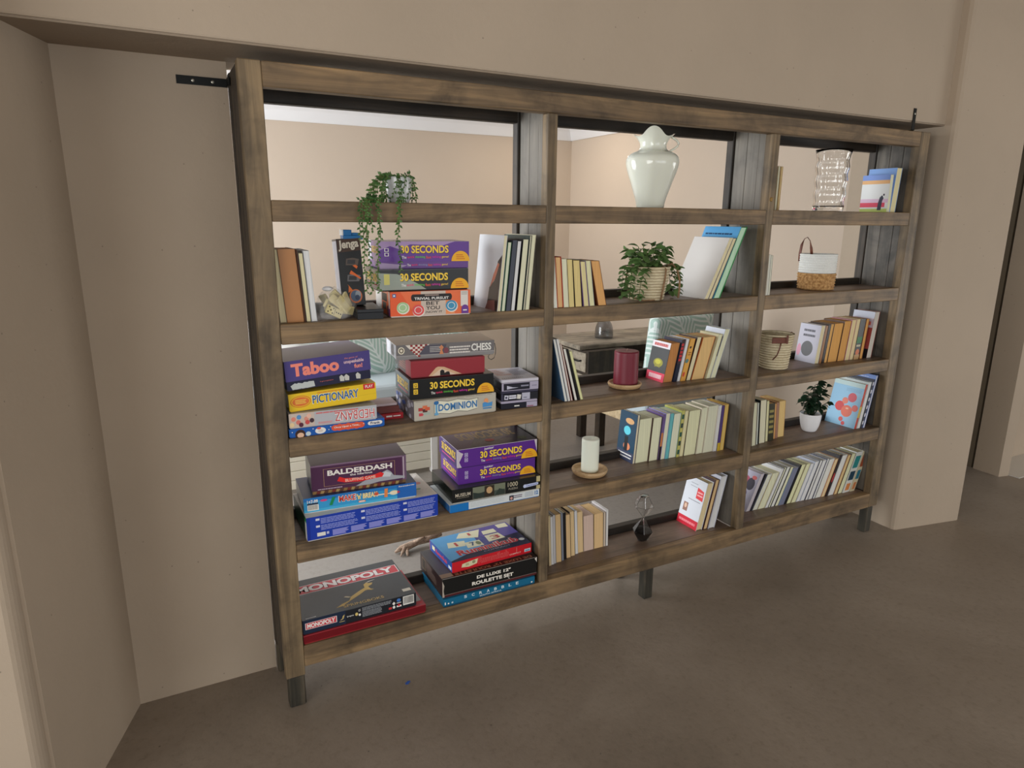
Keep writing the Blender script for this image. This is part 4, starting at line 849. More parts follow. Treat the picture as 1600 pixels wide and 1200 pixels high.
def st_yel(p): p.ell(0.4, 0.8, 0.2, 0.03, (70, 50, 30)); p.ell(0.3, 0.48, 0.35, 0.05, (90, 130, 130)); p.ell(0.3, 0.16, 0.2, 0.06, (206, 60, 50)); p.lines(0.2, 0.6, 0.8, 0.7, 2, (150, 90, 40), 0.4)
row('F', [[1.5557, 0.0879, 0.0481, 0.0318, 0.1615], [1.6057, 0.0834, 0.0189, 0.0325, 0.1738], [1.6259, 0.0816, 0.0139, 0.0365, 0.1743], [1.6424, 0.0801, 0.0261, 0.0392, 0.1741], [1.6705, 0.0776, 0.0238, 0.0457, 0.1786], [1.6962, 0.0753, 0.0676, 0.0493, 0.177], [1.771, 0.0686, 0.0218, 0.0593, 0.1853], [1.7941, 0.0665, 0.0279, 0.0679, 0.205]],
    C0, 0.112, [('thick browned paperback with a dark pink-banded cover', (58, 58, 60), (176, 122, 72), {'art': art_dino, 'label': 'thick browned paperback with dark pink-banded cover, beside the red candle'}), ('navy and red spined paperback', (40, 40, 60), CRM, {'spine': (40, 34, 50), 'strip': st_red}), ('white-paged slim book', (214, 214, 222), (226, 220, 212)), ('amber yellow spined paperback', (206, 150, 60), TAN, {'spine': (222, 166, 80), 'strip': st_yel}), ('cream paperback', (60, 40, 40), (214, 196, 160)), ('thick tan paperback with orange board', (190, 100, 50), (206, 172, 118)), ('pale cream paperback', (200, 190, 150), (226, 212, 176)), ('tall cream paperback with a bluish cover', (170, 176, 190), (222, 210, 178), {'art': lambda p: (p.rect(0, 0, 1, 1, (206, 210, 220), 0.2), p.rect(0, 0.45, 1, 0.86, (110, 112, 124), 0.2), p.rect(0.30, 0.74, 0.66, 0.84, (214, 170, 140), 0.2), p.rect(0.62, 0.72, 0.92, 0.80, (232, 206, 40), 0.3))})],
    'the far divider', 'by the red candle', 'paperbacks beside the red candle', rev=True)
# fourth shelf, middle bay
def art_teal(p):
    p.rect(0, 0, 1, 1, (24, 60, 84)); p.ell(0.5, 0.62, 0.2, 0.09, (90, 196, 214)); p.rect(0, 0.0, 1, 0.2, (60, 66, 90)); p.lines(0.1, 0.05, 0.9, 0.17, 2, WHITE, 0.4); p.ell(0.55, 0.3, 0.2, 0.08, (214, 130, 90)); p.ell(0.6, 0.82, 0.25, 0.06, (206, 160, 110)); p.rect(0.4, 0.2, 0.6, 0.5, (20, 24, 30))
PU = (150, 140, 200); TE = (110, 186, 190)
def st_purple(p): p.rect(0, 0, 1, 0.3, (40, 30, 36)); p.rect(0, 0.3, 1, 0.6, (206, 130, 70)); p.rect(0, 0.6, 1, 1, (110, 90, 140))
def st_check(p):
    for k in range(5): p.rect(0.1, 0.06+0.19*k, 0.9, 0.16+0.19*k, (54, 72, 70) if k % 2 else (50, 90, 80))
row('G', [[1.4502, 0.1240, 0.013, 0.0118, 0.2113], [1.4645, 0.1238, 0.0644, 0.015, 0.1914], [1.5316, 0.1187, 0.0467, 0.0186, 0.1895], [1.5796, 0.115, 0.0108, 0.0122, 0.1991], [1.5904, 0.1142, 0.0237, 0.0128, 0.2021], [1.614, 0.1124, 0.017, 0.0205, 0.1995], [1.6317, 0.1111, 0.0404, 0.0214, 0.1968], [1.6721, 0.108, 0.0152, 0.0151, 0.2064], [1.6873, 0.1068, 0.0208, 0.0115, 0.2038], [1.7109, 0.105, 0.066, 0.0107, 0.2012], [1.7783, 0.0999, 0.0341, 0.0065, 0.2084], [1.8138, 0.0972, 0.0547, 0.0031, 0.212], [1.8714, 0.0928, 0.0174, 0.002, 0.21], [1.8903, 0.0914, 0.0161, 0.002, 0.2073], [1.9064, 0.0902, 0.022, 0.002, 0.2106]],
    D0, 0.115, [('book with a dark teal pictured cover', (30, 60, 84), (214, 196, 170), {'art': art_teal}), ('thick cream paperback', (206, 196, 176), (222, 208, 176), {'strip': None}), ('thick cream paperback', (90, 70, 60), (222, 208, 178)), ('slim purple and orange spined paperback', (110, 90, 140), CRM, {'spine': (110, 90, 140), 'strip': st_purple}), ('lavender-boarded cream paperback', PU, (222, 206, 180)), ('slim turquoise spined paperback', TE, CRM, {'spine': TE}), ('cream paperback with teal board', (90, 150, 160), (226, 214, 184)), ('green checked spined paperback', (170, 170, 90), CRM, {'spine': (196, 190, 110), 'strip': st_check}), ('slim cream paperback', (190, 180, 140), (214, 200, 160)), ('very thick cream paperback', (60, 46, 40), (222, 206, 170)), ('cream paperback', (206, 196, 176), (226, 212, 180)), ('thick cream paperback', (210, 200, 180), (228, 214, 184)), ('white-edged slim paperback', (226, 222, 216), (230, 222, 206)), ('slim violet spined paperback', (80, 64, 120), CRM, {'spine': (92, 74, 130), 'strip': lambda p: p.rect(0, 0, 1, 0.18, (214, 180, 60))}), ('amber yellow paperback', (206, 160, 80), (218, 178, 104))],
    'the far divider', 'by the ivory candle', 'paperbacks beside the ivory candle', rev=True)
# bottom shelf, middle bay
row('H', [[1.0386, 0.0954, 0.0105, -0.0075, 0.2189], [1.0491, 0.098, 0.0133, -0.0116, 0.2116], [1.0638, 0.1016, 0.012, -0.0132, 0.2145], [1.0765, 0.1047, 0.0270, -0.0137, 0.2121], [1.1037, 0.1114, 0.013, -0.0125, 0.2115], [1.1166, 0.1145, 0.0152, -0.0107, 0.2082], [1.1319, 0.1183, 0.0234, -0.0115, 0.1941], [1.1582, 0.1247, 0.023, -0.0142, 0.2004], [1.1835, 0.1309, 0.015, -0.0145, 0.1951], [1.1999, 0.135, 0.028, -0.0133, 0.1858], [1.2295, 0.135, 0.0494, -0.0089, 0.1617], [1.2812, 0.135, 0.0466, -0.0063, 0.159], [1.3285, 0.135, 0.012, -0.0041, 0.1575], [1.3413, 0.135, 0.0105, -0.005, 0.1667]],
    E0, 0.125, [('slim tan-paged book', CRM, (214, 190, 150)), ('white-paged paperback', (206, 204, 206), (218, 214, 210)), ('slim grey paperback', (150, 152, 160), (190, 188, 190)), ('tan paperback', (54, 46, 40), (206, 176, 130)), ('slim grey-blue spined book', (130, 136, 150), GRY, {'spine': (136, 142, 156)}), ('black spined paperback', (26, 24, 26), CRM, {'spine': (30, 28, 30)}), ('tan paperback in dark boards', (40, 34, 32), (208, 176, 132)), ('tan paperback', (60, 50, 44), (212, 180, 136)), ('slim white-paged book', (206, 208, 216), (222, 220, 220)), ('tan paperback', (190, 170, 140), (210, 180, 136)), ('thick pinkish-beige paperback', (190, 168, 154), (196, 172, 158)), ('thick tan paperback', (190, 164, 120), (206, 174, 128)), ('slim grey paperback', (120, 112, 110), (196, 180, 160)), ('slim whitish book', (206, 200, 200), (214, 206, 202))],
    'the divider', 'by the hourglass', 'books beside the hourglass')
def art_white(p):
    p.rect(0, 0, 1, 1, (214, 218, 226)); p.rect(0, 0, 1, 0.18, (206, 36, 56)); p.lines(0.08, 0.06, 0.92, 0.12, 1, (236, 130, 140), 0.8); p.poly([(0.62, 0.62), (0.96, 0.60), (0.94, 0.80), (0.62, 0.84)], (222, 60, 66)); p.lines(0.66, 0.66, 0.92, 0.78, 2, (246, 180, 180), 0.5, 0.1); p.rect(0.14, 0.28, 0.36, 0.46, (150, 110, 96)); p.ell(0.25, 0.39, 0.06, 0.05, (222, 186, 160)); p.lines(0.25, 0.80, 0.6, 0.92, 2, (130, 134, 146), 0.15); p.lines(0.3, 0.54, 0.9, 0.57, 1, (150, 150, 160), 0.5)
row('I', [[1.7854, 0.0731, 0.0367, 0.0514, 0.2178], [1.8241, 0.0677, 0.0256, 0.050, 0.2282], [1.851, 0.0639, 0.0372, 0.0480, 0.2429]],
    E0, 0.128, [('', (214, 216, 224), (214, 190, 150), {'art': art_white, 'hard': True, 'label': 'white hardback with a red foot band leaning beside the hourglass'}), ('', (60, 26, 30), (206, 176, 130), {'hard': True, 'label': 'dark-boarded hardback leaning between two white books by the hourglass'}), ('', (196, 198, 210), (206, 208, 218), {'hard': True, 'label': 'tallest white book leaning on the divider beyond the hourglass'})], '', '', 'books leaning past the hourglass', smooth=False)
# far bay
row('J', [[2.115, 0.10, 0.0123, 0.0, 0.1806], [2.1284, 0.0975, 0.0114, 0.0, 0.179]], A0, 0.12, [('', CRM, (222, 212, 184), {'label': 'slim cream book half hidden by the divider on the top shelf'}), ('', TAN, (206, 184, 136), {'label': 'slim tan book standing on the top shelf near the glass vase'})], '', '', 'slim books by the glass vase', smooth=False)
def art_stripe(p):
    p.rect(0, 0, 1, 1, (226, 228, 228)); p.rect(0, 0.86, 1, 1, (120, 150, 216)); p.rect(0, 0.76, 1, 0.86, (226, 176, 120)); p.rect(0, 0.26, 1, 0.36, (222, 190, 214)); p.rect(0, 0.14, 0.9, 0.26, (222, 70, 96)); p.rect(0, 0, 1, 0.10, (190, 206, 110))
    p.poly([(0.64, 0.06), (0.78, 0.06), (0.80, 0.3), (0.84, 0.38), (0.78, 0.46), (0.70, 0.40), (0.66, 0.26)], (44, 42, 64)); p.ell(0.84, 0.47, 0.03, 0.03, (60, 56, 70))
row('K', [[2.757, 0.030, 0.0215, -0.002, 0.167], [2.7805, 0.030, 0.038, 0.014, 0.197]], A0, 0.138, [('', (200, 206, 226), (222, 210, 176), {'art': art_stripe, 'label': 'book with a colour-striped cover and a standing figure, on the top shelf'}), ('', (130, 166, 222), (214, 198, 156), {'art': lambda p: (p.rect(0, 0, 1, 1, (130, 166, 222)), p.lines(0.2, 0.80, 0.9, 0.84, 1, (70, 90, 150), 0.6)), 'label': 'thick tan-paged book with light blue cover on the top shelf'})], '', '', 'books at the far end of the top shelf', smooth=False)
row('L', [[2.0030, 0.010, 0.0095, -0.002, 0.1674], [2.0130, 0.010, 0.0110, -0.003, 0.1684], [2.0245, 0.010, 0.0110, -0.004, 0.1647]], B0, 0.14, [('slim white book', IVO, IVO), ('slim white book', (206, 206, 196), (222, 218, 196)), ('slim pale-paged book', (150, 150, 140), (216, 212, 190))], 'the divider', 'beside the white-topped basket', 'white books beside the white-topped basket')
def art_photo(p):
    p.rect(0, 0, 1, 1, (206, 206, 220), 0.12); p.ell(0.5, 0.36, 0.28, 0.2, (120, 122, 126), 0.12); p.lines(0.22, 0.64, 0.8, 0.90, 2, (100, 100, 110), 0.45, 0.1); p.ell(0.12, 0.3, 0.1, 0.16, (226, 170, 190), 0.12)
def art_redbig(p):
    p.rect(0, 0, 1, 1, (170, 78, 70), 0.2); p.rect(0, 0.86, 1, 1, (196, 200, 214), 0.2); p.rect(0, 0.66, 1, 0.86, (206, 190, 200), 0.2); p.lines(0.2, 0.70, 0.9, 0.80, 1, (226, 90, 60), 0.8, 0.05); p.rect(0, 0, 1, 0.2, (34, 30, 32)); p.ell(0.6, 0.3, 0.2, 0.07, (150, 40, 40))
def st_blackgreen(p): p.rect(0, 0.4, 1, 0.56, (30, 110, 60)); p.lines(0.1, 0.3, 0.9, 0.38, 1, (206, 200, 170), 0.6); p.ell(0.5, 0.18, 0.35, 0.08, (206, 110, 60)); p.rect(0, 0, 1, 0.12, (190, 150, 100))
row('M', [[2.4519, 0.0796, 0.0264, 0.0235, 0.1787], [2.4796, 0.0785, 0.0177, 0.0211, 0.1769], [2.4985, 0.0777, 0.014, 0.0194, 0.1789], [2.5131, 0.0771, 0.0223, 0.0199, 0.1829], [2.5367, 0.0762, 0.0651, 0.0237, 0.1836], [2.6018, 0.0736, 0.0504, 0.015, 0.1918], [2.6529, 0.0716, 0.0324, 0.010, 0.1945], [2.6867, 0.0703, 0.0253, 0.010, 0.1962], [2.7133, 0.0692, 0.0380, 0.0123, 0.1965], [2.7557, 0.0675, 0.021, 0.018, 0.1946], [2.8054, 0.0656, 0.0358, 0.0398, 0.2251]],
    C0, 0.115, [('paperback with a glossy pale photo cover', (206, 206, 216), CRM, {'art': art_photo}), ('slim amber and brown spined paperback', (120, 80, 40), TAN, {'spine': (150, 100, 50)}), ('slim black spined paperback', (28, 24, 24), TAN, {'spine': (34, 28, 28)}), ('browned paperback', (60, 40, 26), (206, 160, 98)), ('very thick browned paperback', (80, 50, 30), (202, 152, 88)), ('thick browned paperback', (90, 60, 36), (196, 146, 84)), ('cream paperback with pink lettering', (200, 130, 150), (216, 190, 146)), ('slim cream paperback', (190, 170, 130), (214, 190, 150)), ('black and green spined paperback', (30, 28, 28), TAN, {'spine': (30, 28, 28), 'strip': st_blackgreen}), ('browned paperback', (130, 80, 40), (204, 152, 88)), ('large red pictured hardback', (160, 70, 64), (206, 200, 190), {'art': art_redbig})],
    'the end panel', 'by the woven basket', 'paperbacks beside the woven basket', rev=True)
def st_bands(p): p.rect(0, 0.1, 1, 0.95, (54, 52, 36)); [p.rect(0.15, 0.2+0.14*k, 0.85, 0.27+0.14*k, (150, 140, 80)) for k in range(5)]
row('N', [[2.083, 0.0701, 0.0225, -0.0118, 0.2048], [2.1156, 0.0768, 0.012, -0.0131, 0.2005], [2.1389, 0.0816, 0.0395, -0.0130, 0.2079], [2.1885, 0.0897, 0.0154, -0.0150, 0.197], [2.2061, 0.0933, 0.0400, -0.0137, 0.1801], [2.2474, 0.1018, 0.0189, -0.011, 0.1738], [2.2687, 0.1062, 0.0199, -0.0114, 0.1752], [2.2901, 0.1106, 0.0443, -0.0054, 0.1783]],
    D0, 0.115, [('cream paperback', IVO, (222, 212, 180)), ('slim pale grey book', (60, 66, 66), (196, 200, 190)), ('thick pale paperback', (40, 44, 44), (206, 202, 176)), ('cream paperback', (206, 196, 156), (216, 204, 164)), ('dark olive spined paperback with banded lettering', (50, 48, 34), TAN, {'spine': (56, 54, 38), 'strip': st_bands}), ('slim tan paperback', (190, 130, 80), (206, 160, 104)), ('slim mottled maroon spined book', (110, 60, 56), TAN, {'spine': (160, 120, 100)}), ('tan paperback', (190, 150, 100), (214, 178, 120))],
    'the divider', 'by the white-potted plant', 'paperbacks beside the white-potted plant')
def art_fruit(p):
    p.rect(0, 0, 1, 1, (150, 196, 226), 0.25); p.rect(0, 0.90, 1, 1, (190, 214, 214), 0.25)
    for x, y, r, c in ((0.36, 0.42, 0.15, (206, 70, 72)), (0.62, 0.34, 0.18, (226, 110, 84)), (0.70, 0.66, 0.14, (206, 84, 96)), (0.86, 0.44, 0.10, (222, 110, 100)), (0.5, 0.56, 0.1, (226, 130, 110)), (0.5, 0.14, 0.07, (214, 90, 84)), (0.6, 0.06, 0.06, (214, 84, 84))): p.ell(x, y, r, r*0.74, c, 0.25)
    p.ell(0.62, 0.40, 0.05, 0.02, (240, 190, 160), 0.25); p.lines(0.45, 0.78, 0.95, 0.86, 3, (110, 140, 170), 0.2)
row('O', [[2.7423, 0.0372, 0.0176, 0.0468, 0.2205], [2.7618, 0.0347, 0.0219, 0.0450, 0.2315], [2.7848, 0.0317, 0.0142, 0.0450, 0.2428], [2.8002, 0.0297, 0.0131, 0.0460, 0.262]],
    D0, 0.17, [('', (206, 210, 210), CRM, {'spine': (190, 66, 50), 'art': art_fruit, 'strip': lambda p: p.rect(0, 0.25, 1, 0.5, (206, 176, 80)), 'label': 'cookery book with red fruit on a light blue cover beside the white-potted plant'}), ('', (196, 206, 206), (222, 220, 210), {'label': 'white-paged large book directly behind the fruit cover'}), ('', (40, 42, 60), GRY, {'spine': (60, 60, 76), 'strip': lambda p: [p.rect(0.1, 0.08+0.16*k, 0.9, 0.15+0.16*k, (206, 206, 214)) for k in range(6)], 'label': 'black and white spined large book behind the fruit cover'}), ('', (70, 96, 170), (222, 220, 216), {'art': lambda p: (p.rect(0, 0, 1, 1, (120, 150, 214), 0.25), p.lines(0.1, 0.78, 0.95, 0.97, 5, (206, 216, 240), 0.3)), 'label': 'tallest blue-covered book leaning on the end panel by the fruit cover'})], '', '', 'large books leaning on the end panel', smooth=False)
def art_mauve(p): p.rect(0, 0, 1, 1, (190, 186, 206)); p.ell(0.35, 0.72, 0.3, 0.14, (190, 80, 110)); p.ell(0.7, 0.68, 0.2, 0.16, (50, 40, 60)); p.ell(0.5, 0.42, 0.18, 0.1, (80, 60, 160)); p.ell(0.78, 0.86, 0.12, 0.05, (226, 110, 110))
def st_art(a, b, c): return lambda p: (p.rect(0.1, 0.6, 0.9, 0.9, a), p.rect(0.1, 0.3, 0.9, 0.52, b), p.rect(0.2, 0.05, 0.8, 0.22, c))
PZ = [[2.1456, 0.1231, 0.0241, 0.0726, 0.1779], [2.171, 0.121, 0.0135, 0.0654, 0.174], [2.1849, 0.1198, 0.0305, 0.0875, 0.1695], [2.2172, 0.1171, 0.0443, 0.0992, 0.1711], [2.2628, 0.1133, 0.0174, 0.080, 0.1864], [2.2814, 0.1118, 0.0143, 0.0772, 0.1899], [2.2969, 0.1105, 0.0238, 0.0756, 0.1907], [2.3226, 0.1084, 0.0233, 0.0738, 0.1867], [2.3477, 0.1063, 0.0342, 0.0745, 0.1799], [2.3832, 0.1033, 0.0105, 0.0841, 0.1898], [2.3947, 0.1024, 0.0307, 0.0857, 0.1903], [2.4273, 0.0996, 0.0284, 0.0854, 0.1893], [2.4576, 0.0971, 0.025, 0.0741, 0.188], [2.4836, 0.095, 0.03, 0.078, 0.1947], [2.5162, 0.0922, 0.0197, 0.0727, 0.1963], [2.5373, 0.0905, 0.0264, 0.0709, 0.1946], [2.5657, 0.0881, 0.0166, 0.0616, 0.1987], [2.5836, 0.0866, 0.0388, 0.0573, 0.1942], [2.6237, 0.0833, 0.0242, 0.0495, 0.1906], [2.6493, 0.0812, 0.0195, 0.0528, 0.2083], [2.6696, 0.0795, 0.0375, 0.0461, 0.2038], [2.7084, 0.0762, 0.024, 0.0325, 0.2002], [2.7338, 0.0741, 0.0331, 0.0263, 0.2041], [2.769, 0.0712, 0.0500, 0.0168, 0.2086], [2.8208, 0.0666, 0.0340, 0.0090, 0.2113]]
row('P', PZ, E0, 0.118, [('lilac-grey book with mauve pictured cover', (176, 170, 190), (190, 182, 186), {'art': art_mauve}), ('slim black and grey spined book', (36, 36, 40), GRY, {'spine': (52, 52, 58)}), ('white and cream paged book', (200, 206, 222), (222, 214, 190)), ('thick cream paperback', (206, 190, 140), (224, 212, 178)), ('slim white-paged paperback', (206, 206, 206), (222, 218, 206)), ('slim cream paperback', (50, 50, 50), (216, 208, 184)), ('white-paged paperback', (90, 90, 90), (222, 216, 200)), ('cream paperback', (60, 60, 64), (216, 206, 176)), ('slate blue spined paperback', (110, 116, 140), GRY, {'spine': (124, 128, 150), 'art': lambda p: p.rect(0, 0, 1, 1, (150, 176, 220))}), ('slim black spined book', (24, 24, 26), CRM, {'spine': (28, 28, 30)}), ('cream paperback with dark lower board', (50, 46, 44), (222, 208, 166)), ('cream paperback', (210, 200, 160), (222, 208, 170)), ('pale grey-paged book', (190, 194, 206), (206, 206, 208)), ('pale grey-paged book', (170, 176, 190), (214, 212, 208)), ('slim white paperback', (60, 60, 66), (224, 218, 204)), ('white-paged paperback', (190, 190, 200), (222, 216, 204)), ('slim white-edged book', (50, 60, 80), (216, 214, 210)), ('thick white-paged paperback', (206, 206, 200), (226, 218, 200)), ('orange-tinted paperback', (206, 150, 110), (222, 186, 146)), ('black and red spined paperback', (34, 26, 28), CRM, {'spine': (40, 28, 30), 'strip': lambda p: p.ell(0.5, 0.45, 0.4, 0.12, (170, 50, 50))}), ('white-paged paperback', (206, 206, 206), (224, 218, 202)), ('tan paperback', (150, 100, 60), (206, 180, 130)), ('cream paperback', (60, 54, 46), (220, 208, 172)), ('white spined paperback with teal and orange art', (214, 216, 212), CRM, {'spine': (222, 222, 216), 'strip': st_art((50, 140, 140), (40, 70, 90), (222, 140, 80))}), ('cream spined paperback with brown and orange art', (200, 190, 160), CRM, {'spine': (214, 202, 170), 'strip': st_art((160, 80, 50), (50, 120, 140), (206, 130, 80))})],
    'the end panel, bottom row', '', 'paperbacks in the long bottom row', rev=True)
# ---------------------------------------------------------------- pottery, baskets, candles, plants
def smooth_prof(pts, k=5):
    out = []
    n = len(pts)
    for i in range(n-1):
        p0 = pts[max(i-1, 0)]; p1 = pts[i]; p2 = pts[i+1]; p3 = pts[min(i+2, n-1)]
        for j in range(k):
            t = j/k
            out.append(tuple(0.5*((2*p1[a])+(-p0[a]+p2[a])*t+(2*p0[a]-5*p1[a]+4*p2[a]-p3[a])*t*t+(-p0[a]+3*p1[a]-3*p2[a]+p3[a])*t**3) for a in (0, 1)))
    out.append(pts[-1])
    return out
# milky glass pitcher vase
M_MILK, nt, b, N, L = newmat('milky_glass')
b.inputs['Base Color'].default_value = (*lin((232, 234, 220)), 1); b.inputs['Roughness'].default_value = 0.10
b.inputs['Subsurface Weight'].default_value = 0.25; b.inputs['Subsurface Radius'].default_value = (0.02, 0.02, 0.015); b.inputs['Coat Weight'].default_value = 0.4
t = thing('vase', 'milky white glass pitcher vase with a wavy flared rim on the top shelf', 'vase', (1.466, 0.120, A0))
pr = smooth_prof([(0.051, 0.0), (0.0535, 0.006), (0.058, 0.03), (0.077, 0.085), (0.096, 0.138), (0.102, 0.166), (0.097, 0.186), (0.080, 0.200), (0.060, 0.208), (0.051, 0.218), (0.052, 0.236), (0.061, 0.253), (0.073, 0.269)], 5)
def vase_fn(r, z, a, j):
    lobe = 1+0.012*math.cos(6*a+0.6)*min(1, z/0.1)
    if z > 0.222:
        k = (z-0.222)/0.048; q = 0.5*math.cos(2*(a-4.03))+0.5*math.cos(4*(a-4.03))
        z += k*k*0.021*q; r *= 1+0.09*k*k*math.cos(4*(a-4.03))
    return r*lobe*0.985, z
mb = MB().lathe(pr, 72, fn=vase_fn)
mb.lathe([(r-0.004, z) for r, z in pr[::-1]][:34], 72, fn=lambda r, z, a, j: vase_fn(r, z, a, j), cap0=False)
mb.build('vase_body', M_MILK, t, smooth=True)
hp = [(0.056+0.034*math.sin(x*PI)+0.006*x, 0, 0.205+0.055*x) for x in [i/10 for i in range(11)]]
h = MB().tube(hp, 0.0065, 8, flat=(0.008, 0.004)).build('handle', M_MILK, t, smooth=True)
h.rotation_euler = (0, 0, math.radians(-32))
# wavy clear glass vase
M_GLASS = glass('clear_glass', (0.98, 0.985, 0.985))
t = thing('glass_vase', 'tall wavy-sided clear glass vase on the top shelf', 'vase', (2.470, 0.118, A0))
def wav(r, z, a, j):
    q = abs(math.cos(6*a))**0.5
    s = math.sin(z/0.262*PI*9.0)
    sx = 1+0.040*s+0.10*(q-0.6)*0.6*(1 if 0.02 < z < 0.235 else 0)
    return r*sx, z
op = [(0.058, 0.0), (0.062, 0.004)]+[(0.062+0.006*(i/40), 0.006+0.232*i/40) for i in range(41)]+[(0.070, 0.248), (0.077, 0.264)]
ip = [(0.0735, 0.263), (0.0665, 0.247)]+[(0.0585+0.006*(i/40), 0.020+0.218*i/40) for i in range(40, -1, -1)]
mb = MB().lathe(op+ip, 72, fn=wav, cap0=True, cap1=True)
mb.build('vase_body', M_GLASS, t, smooth=True)

def ribbed(r0, r1, h, n, amp, per=8, seg=64, weave=0.0, wn=0, wall=0.004):
    """coiled-rope side: n rounded rings from radius r0 to r1"""
    prof = []
    for i in range(n*per+1):
        u = i/(n*per); ph = (i % per)/per
        prof.append((r0+(r1-r0)*u+amp*(abs(math.sin(ph*PI))-0.5), h*u))
    fn = None
    if weave:
        def fn(r, z, a, j):
            ring = j//per
            return r+weave*math.sin(wn*a+(ring % 2)*PI+j*0.9), z
    mb = MB().lathe(prof, seg, fn=fn, cap0=True)
    mb.lathe([(r1-wall, h-0.001), (r1-wall, h*0.6), (r0-wall, 0.012)], 32, cap0=False, cap1=True)
    mb.lathe([(r1-wall, h-0.001), (r1+amp*0.3, h)], 32, cap0=False)
    return mb
M_ROPEW = noisy('white_rope', (226, 228, 224), (246, 246, 242), 300, 0.8, 0.4)
M_JUTE = noisy('braided_jute', (150, 104, 56), (214, 170, 112), 90, 0.8, 0.6)
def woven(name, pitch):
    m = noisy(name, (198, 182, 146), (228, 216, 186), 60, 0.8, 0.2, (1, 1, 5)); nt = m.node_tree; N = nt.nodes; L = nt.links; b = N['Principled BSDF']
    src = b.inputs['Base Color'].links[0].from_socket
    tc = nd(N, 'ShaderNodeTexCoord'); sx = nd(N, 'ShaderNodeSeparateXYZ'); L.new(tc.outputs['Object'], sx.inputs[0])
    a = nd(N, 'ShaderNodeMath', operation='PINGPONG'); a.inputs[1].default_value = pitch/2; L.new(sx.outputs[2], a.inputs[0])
    rr = ramp(N, [(0.10, (0.42, 0.36, 0.27)), (0.30, (1, 1, 1))]); dv = nd(N, 'ShaderNodeMath', operation='DIVIDE'); dv.inputs[1].default_value = pitch/2; L.new(a.outputs[0], dv.inputs[0]); L.new(dv.outputs[0], rr.inputs['Fac'])  # shade in the coil grooves painted as dark bands by height
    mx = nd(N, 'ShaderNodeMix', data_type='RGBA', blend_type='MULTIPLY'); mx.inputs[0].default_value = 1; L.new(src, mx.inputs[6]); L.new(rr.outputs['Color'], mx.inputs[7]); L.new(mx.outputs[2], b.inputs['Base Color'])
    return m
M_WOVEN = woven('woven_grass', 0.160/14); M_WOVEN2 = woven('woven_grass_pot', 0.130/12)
M_LEATH = noisy('brown_leather', (92, 48, 34), (120, 66, 46), 40, 0.5, 0.2)
# white and jute basket, second shelf
t = thing('basket', 'round basket, white rope above and tan braided jute below, with a leather loop', 'basket', (2.436, 0.110, B0))
jt = MB().lathe([(0.066, 0.0), (0.0735, 0.004)]+[(0.075+0.004*i/30, 0.008+0.068*i/30) for i in range(31)], 96, fn=lambda r, z, a, j: (r+0.0038*math.sin(26*a+(1 if int(z/0.0125) % 2 else -1)*z*260)*math.sin(z/0.0125*PI)**2+0.002*abs(math.sin(z/0.0125*PI)), z))
jt.build('jute_base', M_JUTE, t, smooth=True)
wb = ribbed(0.0785, 0.079, 0.084, 8, 0.0028, wall=0.005)
o = wb.build('rope_band', M_ROPEW, t, smooth=True); o.location = (0, 0, 0.0765)
pts = [(-0.0558, 0.0560, 0.125), (-0.0564, 0.0568, 0.160), (-0.0542, 0.0540, 0.198), (-0.0486, 0.0469, 0.226), (-0.0412, 0.0374, 0.233), (-0.0338, 0.0279, 0.218), (-0.0288, 0.0216, 0.186), (-0.0251, 0.0169, 0.150)]
MB().tube(pts, 0.004, 8, flat=(0.0075, 0.0018)).build('leather_loop', M_LEATH, t, smooth=True)
# woven cream basket, third shelf
t = thing('basket', 'woven cream grass basket with a brown leather flap half hidden by the divider', 'basket', (2.212, 0.108, C0))
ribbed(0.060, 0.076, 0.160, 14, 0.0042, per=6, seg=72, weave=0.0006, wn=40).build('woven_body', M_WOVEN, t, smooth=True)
lf = MB().box(-0.062, 0.012, -0.0035, 0.0, 0.126, 0.152).box(0.004, 0.014, -0.0075, -0.0036, 0.124, 0.164).build('leather_flap', M_LEATH, t, bevel=0.002); lf.location = (-0.030, -0.0745, 0.0); lf.rotation_euler = (0, 0, math.radians(-18))
MB().tube([(-0.044, -0.068, 0.126), (-0.048, -0.066, 0.10), (-0.054, -0.060, 0.07), (-0.064, -0.048, 0.05)], 0.003, 6).build('leather_cord', M_LEATH, t, smooth=True)
MB().lathe([(0.005, 0), (0.006, 0.004), (0.002, 0.008)], 8, c=(0.074, -0.02, 0.154), cap1=True).build('rim_knot', M_LEATH, t, smooth=True)

